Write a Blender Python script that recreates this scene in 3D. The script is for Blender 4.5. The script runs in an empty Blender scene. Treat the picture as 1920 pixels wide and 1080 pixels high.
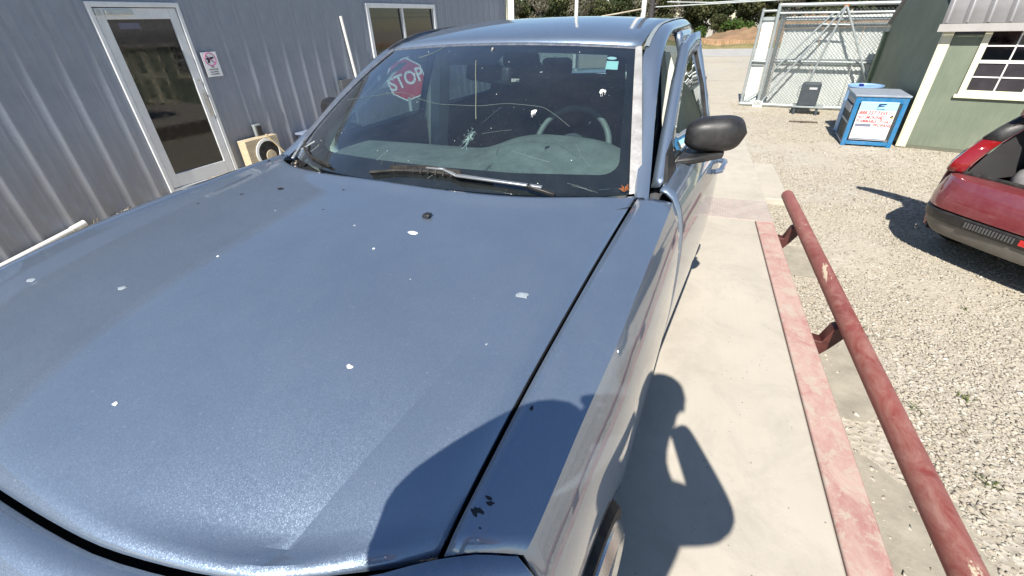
import bpy, bmesh, math, random
import numpy as np
from mathutils import Vector, Matrix

random.seed(7)
rng = np.random.default_rng(11)
R = math.radians
scene = bpy.context.scene
COL = scene.collection

# ------------------------------------------------------------------ camera
CAM_POS = Vector((0, 0, 1.47))
YAW, PITCH, ROLL = R(21.437), R(31.686), -0.037
F_ = Vector((-math.sin(YAW) * math.cos(PITCH), math.cos(YAW) * math.cos(PITCH), -math.sin(PITCH)))
r0 = Vector((math.cos(YAW), math.sin(YAW), 0))
u0 = r0.cross(F_)
R_ = r0 * math.cos(ROLL) + u0 * math.sin(ROLL)
U_ = -r0 * math.sin(ROLL) + u0 * math.cos(ROLL)
cam_data = bpy.data.cameras.new('camera')
cam = bpy.data.objects.new('camera', cam_data)
COL.objects.link(cam)
cam.matrix_world = Matrix(((R_.x, U_.x, -F_.x, 0), (R_.y, U_.y, -F_.y, 0), (R_.z, U_.z, -F_.z, CAM_POS.z), (0, 0, 0, 1)))
cam_data.sensor_width = 36
cam_data.lens = 36 * 810 / 1920
cam_data.clip_start = 0.02
cam_data.clip_end = 2000
scene.camera = cam

# ------------------------------------------------------------------ sky, sun, exposure
SUN_EL, SUN_AZ = 46.0, 2.0          # light travels towards this azimuth (from +Y towards +X)
world = bpy.data.worlds.new('World')
scene.world = world
world.use_nodes = True
wn = world.node_tree.nodes
sky = wn.new('ShaderNodeTexSky')
sky.sky_type = 'NISHITA'
sky.sun_disc = False
sky.sun_elevation = R(SUN_EL)
sky.sun_rotation = R(180 + SUN_AZ)
sky.air_density = 1.0
sky.dust_density = 0.15
sky.ozone_density = 3.0
wn['Background'].inputs['Strength'].default_value = 0.085
world.node_tree.links.new(sky.outputs[0], wn['Background'].inputs[0])
sl = bpy.data.lights.new('sun', 'SUN')
sl.energy = 5.0
sl.angle = R(0.53)
sl.color = (1.0, 0.945, 0.86)
sun = bpy.data.objects.new('sun', sl)
COL.objects.link(sun)
sd = Vector((math.sin(R(SUN_AZ)) * math.cos(R(SUN_EL)), math.cos(R(SUN_AZ)) * math.cos(R(SUN_EL)), -math.sin(R(SUN_EL))))
sun.rotation_euler = sd.to_track_quat('-Z', 'Y').to_euler()
sun.location = (3, -10, 12)
scene.view_settings.view_transform = 'Standard'
scene.view_settings.look = 'None'
scene.view_settings.gamma = 1
scene.view_settings.use_curve_mapping = False
scene.view_settings.exposure = 0.65

# ------------------------------------------------------------------ mesh helpers
class MB:
    def __init__(self):
        self.v, self.f, self.mi = [], [], []
        self.m = 0
    def add(self, vs, fs):
        o = len(self.v)
        self.v += [tuple(p) for p in vs]
        for f in fs:
            self.f.append([o + i for i in f]); self.mi.append(self.m)
    def box(self, x0, x1, y0, y1, z0, z1):
        self.add([(x0, y0, z0), (x1, y0, z0), (x1, y1, z0), (x0, y1, z0), (x0, y0, z1), (x1, y0, z1), (x1, y1, z1), (x0, y1, z1)],
                 [(3, 2, 1, 0), (4, 5, 6, 7), (0, 1, 5, 4), (1, 2, 6, 5), (2, 3, 7, 6), (3, 0, 4, 7)])
        return self
    def cbox(self, cx, cy, cz, sx, sy, sz):
        return self.box(cx - sx / 2, cx + sx / 2, cy - sy / 2, cy + sy / 2, cz - sz / 2, cz + sz / 2)
    def obox(self, a, b, w, h, up=(0, 0, 1)):
        """bar of section w x h running from a to b"""
        a, b = Vector(a), Vector(b)
        d = (b - a).normalized()
        s = d.cross(Vector(up))
        s = s.normalized() if s.length > 1e-5 else Vector((1, 0, 0))
        t = s.cross(d).normalized()
        vs = []
        for p in (a, b):
            for i, j in ((-1, -1), (1, -1), (1, 1), (-1, 1)):
                vs.append(p + s * (i * w / 2) + t * (j * h / 2))
        self.add(vs, [(0, 1, 2, 3), (7, 6, 5, 4), (0, 4, 5, 1), (1, 5, 6, 2), (2, 6, 7, 3), (3, 7, 4, 0)])
        return self
    def tube(self, pts, r, n=8, cap=True, closed=False):
        pts = [Vector(p) for p in pts]
        rs = r if isinstance(r, (list, tuple)) else [r] * len(pts)
        N = len(pts); rings = []
        prev = None
        for i, p in enumerate(pts):
            if closed: d = pts[(i + 1) % N] - pts[i - 1]
            else: d = pts[min(i + 1, N - 1)] - pts[max(i - 1, 0)]
            d.normalize()
            if prev is None:
                a = Vector((0, 0, 1)) if abs(d.z) < .9 else Vector((1, 0, 0))
                s = d.cross(a).normalized()
            else:
                s = (prev - d * prev.dot(d)).normalized()
            prev = s
            t = d.cross(s)
            rings.append([p + (s * math.cos(k * 2 * math.pi / n) + t * math.sin(k * 2 * math.pi / n)) * rs[i] for k in range(n)])
        vs = [q for rg in rings for q in rg]
        fs = []
        for i in range(N if closed else N - 1):
            j = (i + 1) % N
            for k in range(n):
                fs.append((i * n + k, i * n + (k + 1) % n, j * n + (k + 1) % n, j * n + k))
        if cap and not closed:
            fs.append(tuple(reversed(range(n)))); fs.append(tuple((N - 1) * n + k for k in range(n)))
        self.add(vs, fs)
        return self
    def lathe(self, prof, axis=(0, 0, 1), org=(0, 0, 0), n=24, cap=False):
        a = Vector(axis).normalized()
        s = a.orthogonal().normalized(); t = a.cross(s); org = Vector(org)
        vs, fs = [], []
        for r, h in prof:
            for k in range(n):
                an = k * 2 * math.pi / n
                vs.append(org + a * h + (s * math.cos(an) + t * math.sin(an)) * r)
        for i in range(len(prof) - 1):
            for k in range(n):
                fs.append((i * n + k, i * n + (k + 1) % n, (i + 1) * n + (k + 1) % n, (i + 1) * n + k))
        if cap:
            fs.append(tuple(reversed(range(n)))); fs.append(tuple((len(prof) - 1) * n + k for k in range(n)))
        self.add(vs, fs)
        return self
    def grid(self, P, closed=False):
        nr, nc = len(P), len(P[0])
        vs = [p for row in P for p in row]
        fs = []
        for i in range(nr - 1):
            for j in range(nc if closed else nc - 1):
                k = (j + 1) % nc
                fs.append((i * nc + j, i * nc + k, (i + 1) * nc + k, (i + 1) * nc + j))
        self.add(vs, fs)
        return self
    def prism(self, poly, off):
        """flat polygon (list of 3D points) extruded by vector off"""
        n = len(poly); off = Vector(off)
        vs = [Vector(p) for p in poly] + [Vector(p) + off for p in poly]
        fs = [tuple(reversed(range(n))), tuple(range(n, 2 * n))]
        for i in range(n):
            j = (i + 1) % n
            fs.append((i, j, n + j, n + i))
        self.add(vs, fs)
        return self
    def mesh(self, name, mats, smooth=None, out=None):
        me = bpy.data.meshes.new(name)
        me.from_pydata(self.v, [], self.f)
        if not isinstance(mats, (list, tuple)): mats = [mats]
        for m in mats: me.materials.append(m)
        if len(mats) > 1: me.polygons.foreach_set('material_index', self.mi)
        if out is not None:
            me.update()
            acc = Vector((0, 0, 0))
            for p in me.polygons: acc += p.normal * p.area
            if acc.dot(Vector(out)) < 0: me.flip_normals()
        else:
            bm = bmesh.new(); bm.from_mesh(me)
            bmesh.ops.recalc_face_normals(bm, faces=bm.faces)
            bm.to_mesh(me); bm.free()
        if smooth is not None:
            me.shade_smooth()
            me.set_sharp_from_angle(angle=R(smooth))
        me.update()
        return me
    def build(self, name, mats, parent=None, smooth=None, out=None, bevel=None, solid=None, sub=0, segs=2):
        o = bpy.data.objects.new(name, self.mesh(name, mats, smooth, out))
        COL.objects.link(o)
        if parent is not None: o.parent = parent
        if solid:
            md = o.modifiers.new('thickness', 'SOLIDIFY'); md.thickness = solid; md.offset = -1
        if sub:
            md = o.modifiers.new('sub', 'SUBSURF'); md.levels = sub; md.render_levels = sub
        if bevel:
            md = o.modifiers.new('edge', 'BEVEL'); md.width = bevel; md.segments = segs; md.limit_method = 'ANGLE'; md.angle_limit = R(35)
            o.data.shade_smooth(); o.data.set_sharp_from_angle(angle=R(50))
        return o

def tag(o, label=None, cat=None, group=None, kind=None):
    if label: o['label'] = label
    if cat: o['category'] = cat
    if group: o['group'] = group
    if kind: o['kind'] = kind
    return o
def thing(name, label, cat, loc=(0, 0, 0), rz=0, group=None):
    o = bpy.data.objects.new(name, None)
    o.empty_display_size = .1
    COL.objects.link(o)
    o.location = loc; o.rotation_euler = (0, 0, rz)
    return tag(o, label, cat, group)
def empty_part(name, parent):
    o = bpy.data.objects.new(name, None); COL.objects.link(o); o.parent = parent
    o.empty_display_size = .1
    return o
def inst(name, me, parent=None, loc=(0, 0, 0), rot=(0, 0, 0), sc=(1, 1, 1)):
    o = bpy.data.objects.new(name, me); COL.objects.link(o)
    o.location = loc; o.rotation_euler = rot; o.scale = sc
    if parent is not None: o.parent = parent
    return o
def text_mesh(s, size, m, extrude=.0006, align='CENTER', shear=0, spacing=1.0, wscale=1.0):
    cu = bpy.data.curves.new('lettering', 'FONT')
    cu.body = s; cu.size = size; cu.extrude = extrude; cu.align_x = align; cu.align_y = 'CENTER'; cu.shear = shear
    cu.space_character = spacing
    cu.resolution_u = 3
    cu.offset = size * .018
    o = bpy.data.objects.new('lettering', cu); COL.objects.link(o)
    dg = bpy.context.evaluated_depsgraph_get()
    me = bpy.data.meshes.new_from_object(o.evaluated_get(dg))
    bpy.data.objects.remove(o)
    me.materials.clear(); me.materials.append(m)
    if wscale != 1.0:
        for v in me.vertices: v.co.x *= wscale
    return me
def smooth_obj(o, ang=180):
    o.data.shade_smooth()
    if ang < 180: o.data.set_sharp_from_angle(angle=R(ang))

def pchip(xs, ys):
    xs = np.array(xs, float); ys = np.array(ys, float)
    h = np.diff(xs); d = np.diff(ys) / h
    m = np.zeros_like(ys)
    m[0], m[-1] = d[0], d[-1]
    for i in range(1, len(xs) - 1):
        if d[i - 1] * d[i] > 0:
            w1 = 2 * h[i] + h[i - 1]; w2 = h[i] + 2 * h[i - 1]
            m[i] = (w1 + w2) / (w1 / d[i - 1] + w2 / d[i])
    def f(x):
        if x <= xs[0]: return float(ys[0] + m[0] * (x - xs[0]) * 0)
        if x >= xs[-1]: return float(ys[-1])
        i = int(np.searchsorted(xs, x) - 1); t = (x - xs[i]) / h[i]
        return float(ys[i] * (1 + 2 * t) * (1 - t) ** 2 + h[i] * m[i] * t * (1 - t) ** 2 + ys[i + 1] * t * t * (3 - 2 * t) + h[i] * m[i + 1] * t * t * (t - 1))
    return f
def lerp(a, b, t): return a + (b - a) * t
def sstep(a, b, x):
    t = min(1, max(0, (x - a) / (b - a))); return t * t * (3 - 2 * t)
def spline(pts, n):
    """smooth curve through 3D points, n samples"""
    P = np.array(pts, float)
    s = np.concatenate([[0], np.cumsum(np.linalg.norm(np.diff(P, axis=0), axis=1))])
    fs = [pchip(s, P[:, k]) for k in range(P.shape[1])]
    return [tuple(f(t) for f in fs) for t in np.linspace(0, s[-1], n)]

# ------------------------------------------------------------------ materials
def new_mat(name):
    m = bpy.data.materials.new(name); m.use_nodes = True
    nt = m.node_tree
    return m, nt, nt.nodes['Principled BSDF']
def N(nt, kind, **kw):
    n = nt.nodes.new(kind)
    for k, v in kw.items():
        if k in n.inputs: n.inputs[k].default_value = v
        else: setattr(n, k, v)
    return n
def L(nt, a, b): nt.links.new(a, b)
def ramp(nt, fac, stops):
    r = nt.nodes.new('ShaderNodeValToRGB')
    els = r.color_ramp.elements
    while len(els) < len(stops): els.new(.5)
    for e, (p, c) in zip(els, stops):
        e.position = p
        e.color = (c, c, c, 1) if isinstance(c, (int, float)) else (*c, 1)
    L(nt, fac, r.inputs[0])
    return r
def coords(nt, scale=(1, 1, 1)):
    tc = nt.nodes.new('ShaderNodeTexCoord'); mp = nt.nodes.new('ShaderNodeMapping')
    mp.inputs['Scale'].default_value = scale
    L(nt, tc.outputs['Object'], mp.inputs[0])
    return mp.outputs[0]
def noise(nt, co, scale, detail=4, rough=.6, dist=0):
    n = N(nt, 'ShaderNodeTexNoise', Scale=scale, Detail=detail, Roughness=rough, Distortion=dist)
    L(nt, co, n.inputs['Vector'])
    return n.outputs['Fac']
def bump(nt, h, strength, dist, bsdf, prev=None):
    b = N(nt, 'ShaderNodeBump', Strength=strength, Distance=dist)
    L(nt, h, b.inputs['Height'])
    if prev is not None: L(nt, prev, b.inputs['Normal'])
    if bsdf is not None: L(nt, b.outputs[0], bsdf.inputs['Normal'])
    return b.outputs[0]
def mixc(nt, fac, a, b):
    m = nt.nodes.new('ShaderNodeMix'); m.data_type = 'RGBA'
    for k, v in ((0, fac), (6, a), (7, b)):
        if hasattr(v, 'links'): L(nt, v, m.inputs[k])
        elif k == 0: m.inputs[0].default_value = v
        else: m.inputs[k].default_value = (*v, 1)
    return m.outputs[2]
def plain(name, c, rough=.5, metal=0, var=.12, scale=6, coat=0, bmp=0, bscale=60, spec=None, dirt=None):
    """base colour with gentle noise variation and optional dirt (colour, amount)"""
    m, nt, b = new_mat(name)
    co = coords(nt)
    f = noise(nt, co, scale, 6, .65)
    lo = tuple(x * (1 - var) for x in c); hi = tuple(min(1, x * (1 + var)) for x in c)
    col = ramp(nt, f, [(.3, lo), (.7, hi)]).outputs[0]
    if dirt:
        g = ramp(nt, noise(nt, co, scale * 1.7, 8, .7), [(.5 - dirt[1] * .3, 0), (.75, dirt[1])]).outputs[0]
        col = mixc(nt, g, col, dirt[0])
    L(nt, col, b.inputs['Base Color'])
    rr = ramp(nt, noise(nt, co, scale * 2.3, 4), [(.3, max(0, rough - .08)), (.7, min(1, rough + .08))])
    L(nt, rr.outputs[0], b.inputs['Roughness'])
    b.inputs['Metallic'].default_value = metal
    b.inputs['Coat Weight'].default_value = coat
    b.inputs['Coat Roughness'].default_value = .04
    if spec is not None: b.inputs['Specular IOR Level'].default_value = spec
    if bmp: bump(nt, noise(nt, co, bscale, 5, .6), bmp, .004, b)
    return m

def paint(name, c, fleck=.22, dust=.22, metal=.75, rough=.36, dustc=(.42, .42, .40), chips=True, coat=1.0):
    """weathered metallic car paint: flakes, clear coat, dust film, tiny chips"""
    m, nt, b = new_mat(name)
    co = coords(nt)
    geo = nt.nodes.new('ShaderNodeNewGeometry')
    vo = N(nt, 'ShaderNodeTexVoronoi', Scale=820)
    L(nt, co, vo.inputs['Vector'])
    sub = N(nt, 'ShaderNodeVectorMath', operation='SUBTRACT'); sub.inputs[1].default_value = (.5, .5, .5)
    L(nt, vo.outputs['Color'], sub.inputs[0])
    sc = N(nt, 'ShaderNodeVectorMath', operation='SCALE'); sc.inputs['Scale'].default_value = fleck
    L(nt, sub.outputs[0], sc.inputs[0])
    ad = N(nt, 'ShaderNodeVectorMath', operation='ADD')
    L(nt, geo.outputs['Normal'], ad.inputs[0]); L(nt, sc.outputs[0], ad.inputs[1])
    nm = N(nt, 'ShaderNodeVectorMath', operation='NORMALIZE'); L(nt, ad.outputs[0], nm.inputs[0])
    L(nt, nm.outputs[0], b.inputs['Normal'])
    # very gentle panel waviness for the clear coat
    wav = bump(nt, noise(nt, co, 3.0, 2, .4), .05, .02, None)
    wav2 = bump(nt, noise(nt, co, 260, 2, .5), .03, .001, None, wav)
    L(nt, wav2, b.inputs['Coat Normal'])
    f = noise(nt, co, 2.2, 7, .62)
    col = ramp(nt, f, [(.3, tuple(x * .95 for x in c)), (.7, tuple(x * 1.05 for x in c))]).outputs[0]
    d1 = ramp(nt, noise(nt, co, 6.5, 10, .75, .4), [(.35, dust * .35), (.72, dust)]).outputs[0]
    spk = ramp(nt, noise(nt, co, 150, 2, .5), [(.68, 0), (.76, .28)]).outputs[0]
    mx = nt.nodes.new('ShaderNodeMath'); mx.operation = 'MAXIMUM'
    L(nt, d1, mx.inputs[0]); L(nt, spk, mx.inputs[1])
    dustf = mx.outputs[0] if chips else d1
    L(nt, mixc(nt, dustf, col, dustc), b.inputs['Base Color'])
    im = nt.nodes.new('ShaderNodeMath'); im.operation = 'MULTIPLY_ADD'
    L(nt, dustf, im.inputs[0]); im.inputs[1].default_value = -metal * .9; im.inputs[2].default_value = metal
    L(nt, im.outputs[0], b.inputs['Metallic'])
    rr = nt.nodes.new('ShaderNodeMath'); rr.operation = 'MULTIPLY_ADD'
    L(nt, dustf, rr.inputs[0]); rr.inputs[1].default_value = .3; rr.inputs[2].default_value = rough
    L(nt, rr.outputs[0], b.inputs['Roughness'])
    b.inputs['Specular IOR Level'].default_value = .25
    b.inputs['Specular Tint'].default_value = (.30, .34, .42, 1)
    b.inputs['Coat Weight'].default_value = coat
    b.inputs['Coat IOR'].default_value = 2.1
    cr = nt.nodes.new('ShaderNodeMath'); cr.operation = 'MULTIPLY_ADD'
    L(nt, d1, cr.inputs[0]); cr.inputs[1].default_value = .25; cr.inputs[2].default_value = .015
    L(nt, cr.outputs[0], b.inputs['Coat Roughness'])
    return m

def glass(name, tint=(.74, .86, .84), dirt=.03, ior=1.5, dirtc=(.5, .52, .5)):
    """thin pane: tinted see-through, mirror reflection by Fresnel, a film of dust"""
    m = bpy.data.materials.new(name); m.use_nodes = True
    nt = m.node_tree; nt.nodes.clear()
    out = nt.nodes.new('ShaderNodeOutputMaterial')
    co = coords(nt)
    tr = N(nt, 'ShaderNodeBsdfTransparent'); tr.inputs[0].default_value = (*tint, 1)
    gl = N(nt, 'ShaderNodeBsdfGlossy'); gl.inputs['Roughness'].default_value = .015
    fr = N(nt, 'ShaderNodeFresnel', IOR=ior)
    gb = nt.nodes.new('ShaderNodeNewGeometry'); io = nt.nodes.new('ShaderNodeMath'); io.operation = 'MULTIPLY_ADD'
    L(nt, gb.outputs['Backfacing'], io.inputs[0]); io.inputs[1].default_value = 1 / ior - ior; io.inputs[2].default_value = ior
    L(nt, io.outputs[0], fr.inputs['IOR'])
    mul = nt.nodes.new('ShaderNodeMath'); mul.operation = 'MULTIPLY'; mul.inputs[1].default_value = 2.9; mul.use_clamp = True
    L(nt, fr.outputs[0], mul.inputs[0])
    mx = nt.nodes.new('ShaderNodeMixShader')
    L(nt, mul.outputs[0], mx.inputs[0]); L(nt, tr.outputs[0], mx.inputs[1]); L(nt, gl.outputs[0], mx.inputs[2])
    df = N(nt, 'ShaderNodeBsdfDiffuse'); df.inputs[0].default_value = (*dirtc, 1)
    dd = ramp(nt, noise(nt, co, 5, 9, .7), [(.3, dirt * .3), (.75, dirt)]).outputs[0]
    sp = ramp(nt, noise(nt, co, 130, 2, .5), [(.7, 0), (.76, dirt * 6)]).outputs[0]
    mxx = nt.nodes.new('ShaderNodeMath'); mxx.operation = 'MAXIMUM'
    L(nt, dd, mxx.inputs[0]); L(nt, sp, mxx.inputs[1])
    m2 = nt.nodes.new('ShaderNodeMixShader')
    L(nt, mxx.outputs[0], m2.inputs[0]); L(nt, mx.outputs[0], m2.inputs[1]); L(nt, df.outputs[0], m2.inputs[2])
    L(nt, m2.outputs[0], out.inputs[0])
    return m

M = {}
M['paint'] = paint('slate_paint', (.232, .300, .398), dust=.08, metal=.72, rough=.41, fleck=.22)
M['paint_side'] = M['paint']
M['red_paint'] = paint('red_paint', (.20, .010, .020), fleck=.1, dust=.26, metal=.2, rough=.35, dustc=(.42, .27, .25))
M['glass'] = glass('windshield_glass', (.63, .79, .81))
M['side_glass'] = glass('side_glass', (.62, .74, .74), .02)
M['dark_glass'] = plain('dark_window_glass', (.004, .005, .006), .03, 0, .1, spec=.8)
M['black_plastic'] = plain('black_plastic', (.016, .016, .017), .45, 0, .25, 9, bmp=.12, bscale=320, dirt=((.14, .13, .12), .25))
M['black_rubber'] = plain('black_rubber', (.012, .012, .012), .75, 0, .2, 12, dirt=((.2, .18, .15), .3))
M['frit'] = plain('black_ceramic_band', (.006, .007, .009), .35, 0, .1)
M['void'] = plain('dark_recess', (.006, .006, .007), .9, 0, .2)
M['silver'] = plain('bright_trim', (.62, .62, .61), .3, .9, .12, 18, dirt=((.4, .36, .3), .3))
M['adhesive'] = plain('weathered_adhesive_strip', (.36, .36, .355), .6, .1, .28, 22, bmp=.3, bscale=90, dirt=((.25, .22, .2), .5))
M['dash'] = plain('grey_dash_vinyl', (.15, .155, .14), .55, 0, .14, 7, bmp=.2, bscale=260, dirt=((.4, .4, .36), .35))
M['beige'] = plain('sunlit_trim_plastic', (.70, .69, .60), .6, 0, .08, 5)  # beige brightened: sun through the windshield is put into the colour
M['seat'] = plain('charcoal_seat_cloth', (.065, .068, .076), .9, 0, .3, 14, bmp=.3, bscale=200)
M['alloy'] = plain('alloy_wheel', (.58, .59, .60), .22, .9, .15, 10, dirt=((.25, .2, .15), .4))
M['white_dots'] = plain('white_droppings', (.75, .76, .74), .7, 0, .1)
M['chip'] = plain('bare_chip', (.02, .022, .028), .7)
M['crack'] = plain('cracked_glass_edge', (.22, .34, .33), .35, 0, .15, 60)
M['crack_dim'] = plain('faint_crack_edge', (.11, .15, .15), .35, 0, .15, 60)
M['leaf_brown'] = plain('dead_leaf', (.30, .10, .03), .7, 0, .35, 40)
M['debris'] = plain('grit_and_leaf_litter', (.33, .28, .22), .9, 0, .5, 60, bmp=.6, bscale=120)
M['white_paint'] = plain('white_paint', (.74, .74, .71), .5, 0, .05, 4, dirt=((.5, .47, .42), .25))
M['cream_trim'] = plain('cream_trim_paint', (.74, .71, .52), .55, 0, .06, 6, dirt=((.45, .42, .3), .15))
M['door_alu'] = plain('white_door_aluminium', (.66, .68, .70), .4, .1, .06, 5, dirt=((.4, .38, .36), .25))
M['galv'] = plain('galvanised_steel', (.40, .44, .44), .45, .45, .14, 9, dirt=((.25, .25, .22), .25))
M['wire'] = plain('galvanised_wire', (.24, .26, .26), .5, .5, .15, 30)
M['white_sheet'] = plain('white_sheet_metal', (.72, .76, .73), .45, 0, .07, 3, dirt=((.45, .48, .45), .25))
M['opbox'] = plain('dark_grey_housing', (.05, .062, .072), .5, 0, .12, 8, dirt=((.2, .2, .2), .15))
M['blue_paint'] = plain('blue_enamel', (.012, .16, .36), .38, 0, .2, 8, dirt=((.25, .33, .38), .35))
M['blue_grey'] = plain('faded_blue_steel', (.30, .34, .39), .5, .1, .14, 10)
M['drum_blue'] = plain('pale_blue_drum', (.22, .40, .66), .4, 0, .15, 9, dirt=((.55, .6, .65), .4))
M['cap_blue'] = plain('dark_blue_cap', (.01, .015, .16), .35)
M['sign_white'] = plain('sign_white', (.80, .81, .82), .4, 0, .03, 6)
M['sign_sky'] = plain('sign_sky_blue', (.36, .66, .82), .45, 0, .06, 12)
M['ink_red'] = plain('sign_red_ink', (.55, .012, .015), .5, 0, .1, 40)
M['ink_navy'] = plain('sign_navy_ink', (.01, .05, .15), .5, 0, .1, 40)
M['ink_black'] = plain('sign_black_ink', (.03, .025, .035), .5)
M['ink_grey'] = plain('sign_grey_ink', (.18, .2, .27), .5)
M['stop_red'] = plain('stop_sign_red', (.50, .025, .04), .45, 0, .1, 12)
M['plywood'] = None
M['green_post'] = plain('green_post_paint', (.16, .21, .12), .5, 0, .15, 8, dirt=((.3, .32, .22), .4))
M['brown_pole'] = plain('dark_weathered_pole', (.05, .045, .045), .8, 0, .3, 10)
M['pvc'] = plain('white_pvc_pipe', (.76, .75, .72), .4, 0, .06, 5, dirt=((.5, .44, .35), .4))
M['skin'] = plain('skin', (.50, .30, .22), .55, 0, .08, 10)
M['shirt'] = plain('grey_shirt', (.12, .13, .15), .85, 0, .15, 12)
M['trousers'] = plain('blue_jeans', (.03, .045, .09), .85, 0, .2, 15)
M['hair'] = plain('brown_hair', (.04, .025, .016), .7, 0, .2, 30)

# corrugated siding: chalky blue-grey steel with rain streaks
m, nt, b = new_mat('grey_siding'); M['siding'] = m
co = coords(nt); cs = coords(nt, (9, 9, .7))
c1 = ramp(nt, noise(nt, co, 1.3, 8, .66), [(.3, (.212, .242, .298)), (.7, (.29, .322, .382))]).outputs[0]
st = ramp(nt, noise(nt, cs, 3.0, 6, .65), [(.45, 0), (.8, .45)]).outputs[0]
c2 = mixc(nt, st, c1, (.40, .385, .40))
sp = ramp(nt, noise(nt, co, 34, 4, .6), [(.62, 0), (.72, .5)]).outputs[0]
sx_ = nt.nodes.new('ShaderNodeSeparateXYZ'); L(nt, co, sx_.inputs[0])
mz = nt.nodes.new('ShaderNodeMapRange'); L(nt, sx_.outputs[2], mz.inputs[0])
for i_, v_ in ((1, .75), (2, -.45), (3, 0.), (4, .8)): mz.inputs[i_].default_value = v_
spl = nt.nodes.new('ShaderNodeMath'); spl.operation = 'MULTIPLY'
L(nt, mz.outputs[0], spl.inputs[0]); L(nt, ramp(nt, noise(nt, coords(nt, (3, 3, 1.1)), 2.6, 9, .7), [(.3, .15), (.7, 1)]).outputs[0], spl.inputs[1])
c3 = mixc(nt, sp, c2, (.17, .17, .19))
L(nt, mixc(nt, spl.outputs[0], c3, (.25, .225, .20)), b.inputs['Base Color'])
b.inputs['Roughness'].default_value = .55
b.inputs['Metallic'].default_value = .15
bump(nt, noise(nt, co, 14, 5, .6), .25, .004, b)

# shed siding: painted wood panel, vertical grain
def shed_siding(name, c):
    m, nt, b = new_mat(name)
    co = coords(nt); cs = coords(nt, (26, 26, 1.2))
    g = noise(nt, cs, 3.2, 6, .6)
    c1 = ramp(nt, g, [(.3, tuple(x * .84 for x in c)), (.7, tuple(x * 1.1 for x in c))]).outputs[0]
    d = ramp(nt, noise(nt, co, 2.2, 7, .65), [(.45, 0), (.8, .3)]).outputs[0]
    L(nt, mixc(nt, d, c1, (.34, .36, .27)), b.inputs['Base Color'])
    b.inputs['Roughness'].default_value = .6
    bump(nt, g, .35, .004, b)
    return m
M['shed'] = shed_siding('green_shed_siding', (.160, .192, .138))

# concrete
m, nt, b = new_mat('pale_concrete'); M['concrete'] = m
co = coords(nt); cl = coords(nt, (26, .6, 1))
base = ramp(nt, noise(nt, co, 1.1, 8, .62), [(.3, (.445, .405, .335)), (.72, (.55, .503, .42))]).outputs[0]
gr = ramp(nt, noise(nt, cl, 1.6, 4, .6), [(.35, 0), (.75, .35)]).outputs[0]
c2 = mixc(nt, gr, base, (.45, .415, .35))
st = ramp(nt, noise(nt, co, 3.2, 10, .74, .6), [(.47, 0), (.62, .35), (.75, .65)]).outputs[0]
c3 = mixc(nt, st, c2, (.33, .30, .25))
vo = N(nt, 'ShaderNodeTexVoronoi', Scale=26); L(nt, co, vo.inputs['Vector'])
sel = noise(nt, co, 7, 3)
pit = ramp(nt, vo.outputs['Distance'], [(.05, 1), (.10, 0)]).outputs[0]
sm = nt.nodes.new('ShaderNodeMath'); sm.operation = 'MULTIPLY'
L(nt, pit, sm.inputs[0]); L(nt, ramp(nt, sel, [(.42, 0), (.55, 1)]).outputs[0], sm.inputs[1])
L(nt, mixc(nt, sm.outputs[0], c3, (.16, .15, .135)), b.inputs['Base Color'])
b.inputs['Roughness'].default_value = .85
n1 = bump(nt, noise(nt, cl, 5, 4, .6), .12, .003, None)
n2 = bump(nt, sm.outputs[0], -.8, .004, None, n1)
bump(nt, noise(nt, co, 90, 5, .6), .25, .002, b, n2)

# worn red border paint on concrete
m, nt, b = new_mat('worn_red_paint'); M['red_border'] = m
co = coords(nt); cs = coords(nt, (1, .55, 1))
wear = noise(nt, cs, 9, 10, .72, .8)
red = ramp(nt, noise(nt, co, 3, 6, .6), [(.3, (.31, .10, .095)), (.7, (.41, .17, .155))]).outputs[0]
dust = ramp(nt, wear, [(.30, .12), (.46, .58), (.62, .92)]).outputs[0]
c1 = mixc(nt, dust, red, (.50, .37, .315))
vo = N(nt, 'ShaderNodeTexVoronoi', Scale=60); L(nt, co, vo.inputs['Vector'])
ch = ramp(nt, vo.outputs['Distance'], [(.06, .6), (.12, 0)]).outputs[0]
wr = ramp(nt, noise(nt, co, 7.5, 10, .80, .5), [(.50, 0), (.57, .8)]).outputs[0]
c2 = mixc(nt, wr, c1, (.47, .40, .33))
L(nt, mixc(nt, ch, c2, (.33, .13, .12)), b.inputs['Base Color'])
b.inputs['Roughness'].default_value = .8
bump(nt, wear, .4, .004, b)

# red pipe paint: glossy maroon with dried mud
m, nt, b = new_mat('maroon_pipe_paint'); M['pipe'] = m
co = coords(nt); cs = coords(nt, (1.3, .7, 1.3))
base = ramp(nt, noise(nt, co, 3, 6, .6), [(.3, (.185, .034, .028)), (.7, (.27, .062, .050))]).outputs[0]
mud = ramp(nt, noise(nt, cs, 9, 10, .76, 1.2), [(.38, .05), (.52, .45), (.64, .85)]).outputs[0]
big = ramp(nt, noise(nt, cs, 2.7, 6, .7, .7), [(.635, 0), (.65, .95)]).outputs[0]
mx = nt.nodes.new('ShaderNodeMath'); mx.operation = 'MAXIMUM'; L(nt, mud, mx.inputs[0]); L(nt, big, mx.inputs[1])
c1 = mixc(nt, mud, base, (.36, .19, .155))
L(nt, mixc(nt, big, c1, (.56, .46, .33)), b.inputs['Base Color'])
L(nt, ramp(nt, mx.outputs[0], [(0, .34), (1, .85)]).outputs[0], b.inputs['Roughness'])
bump(nt, mx.outputs[0], .4, .004, b)
M['bracket'] = plain('shaded_bracket_maroon', (.055, .013, .012), .5, 0, .2, 10, dirt=((.2, .07, .05), .4))  # maroon darkened: the shade on the bracket faces is put into the colour

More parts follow.
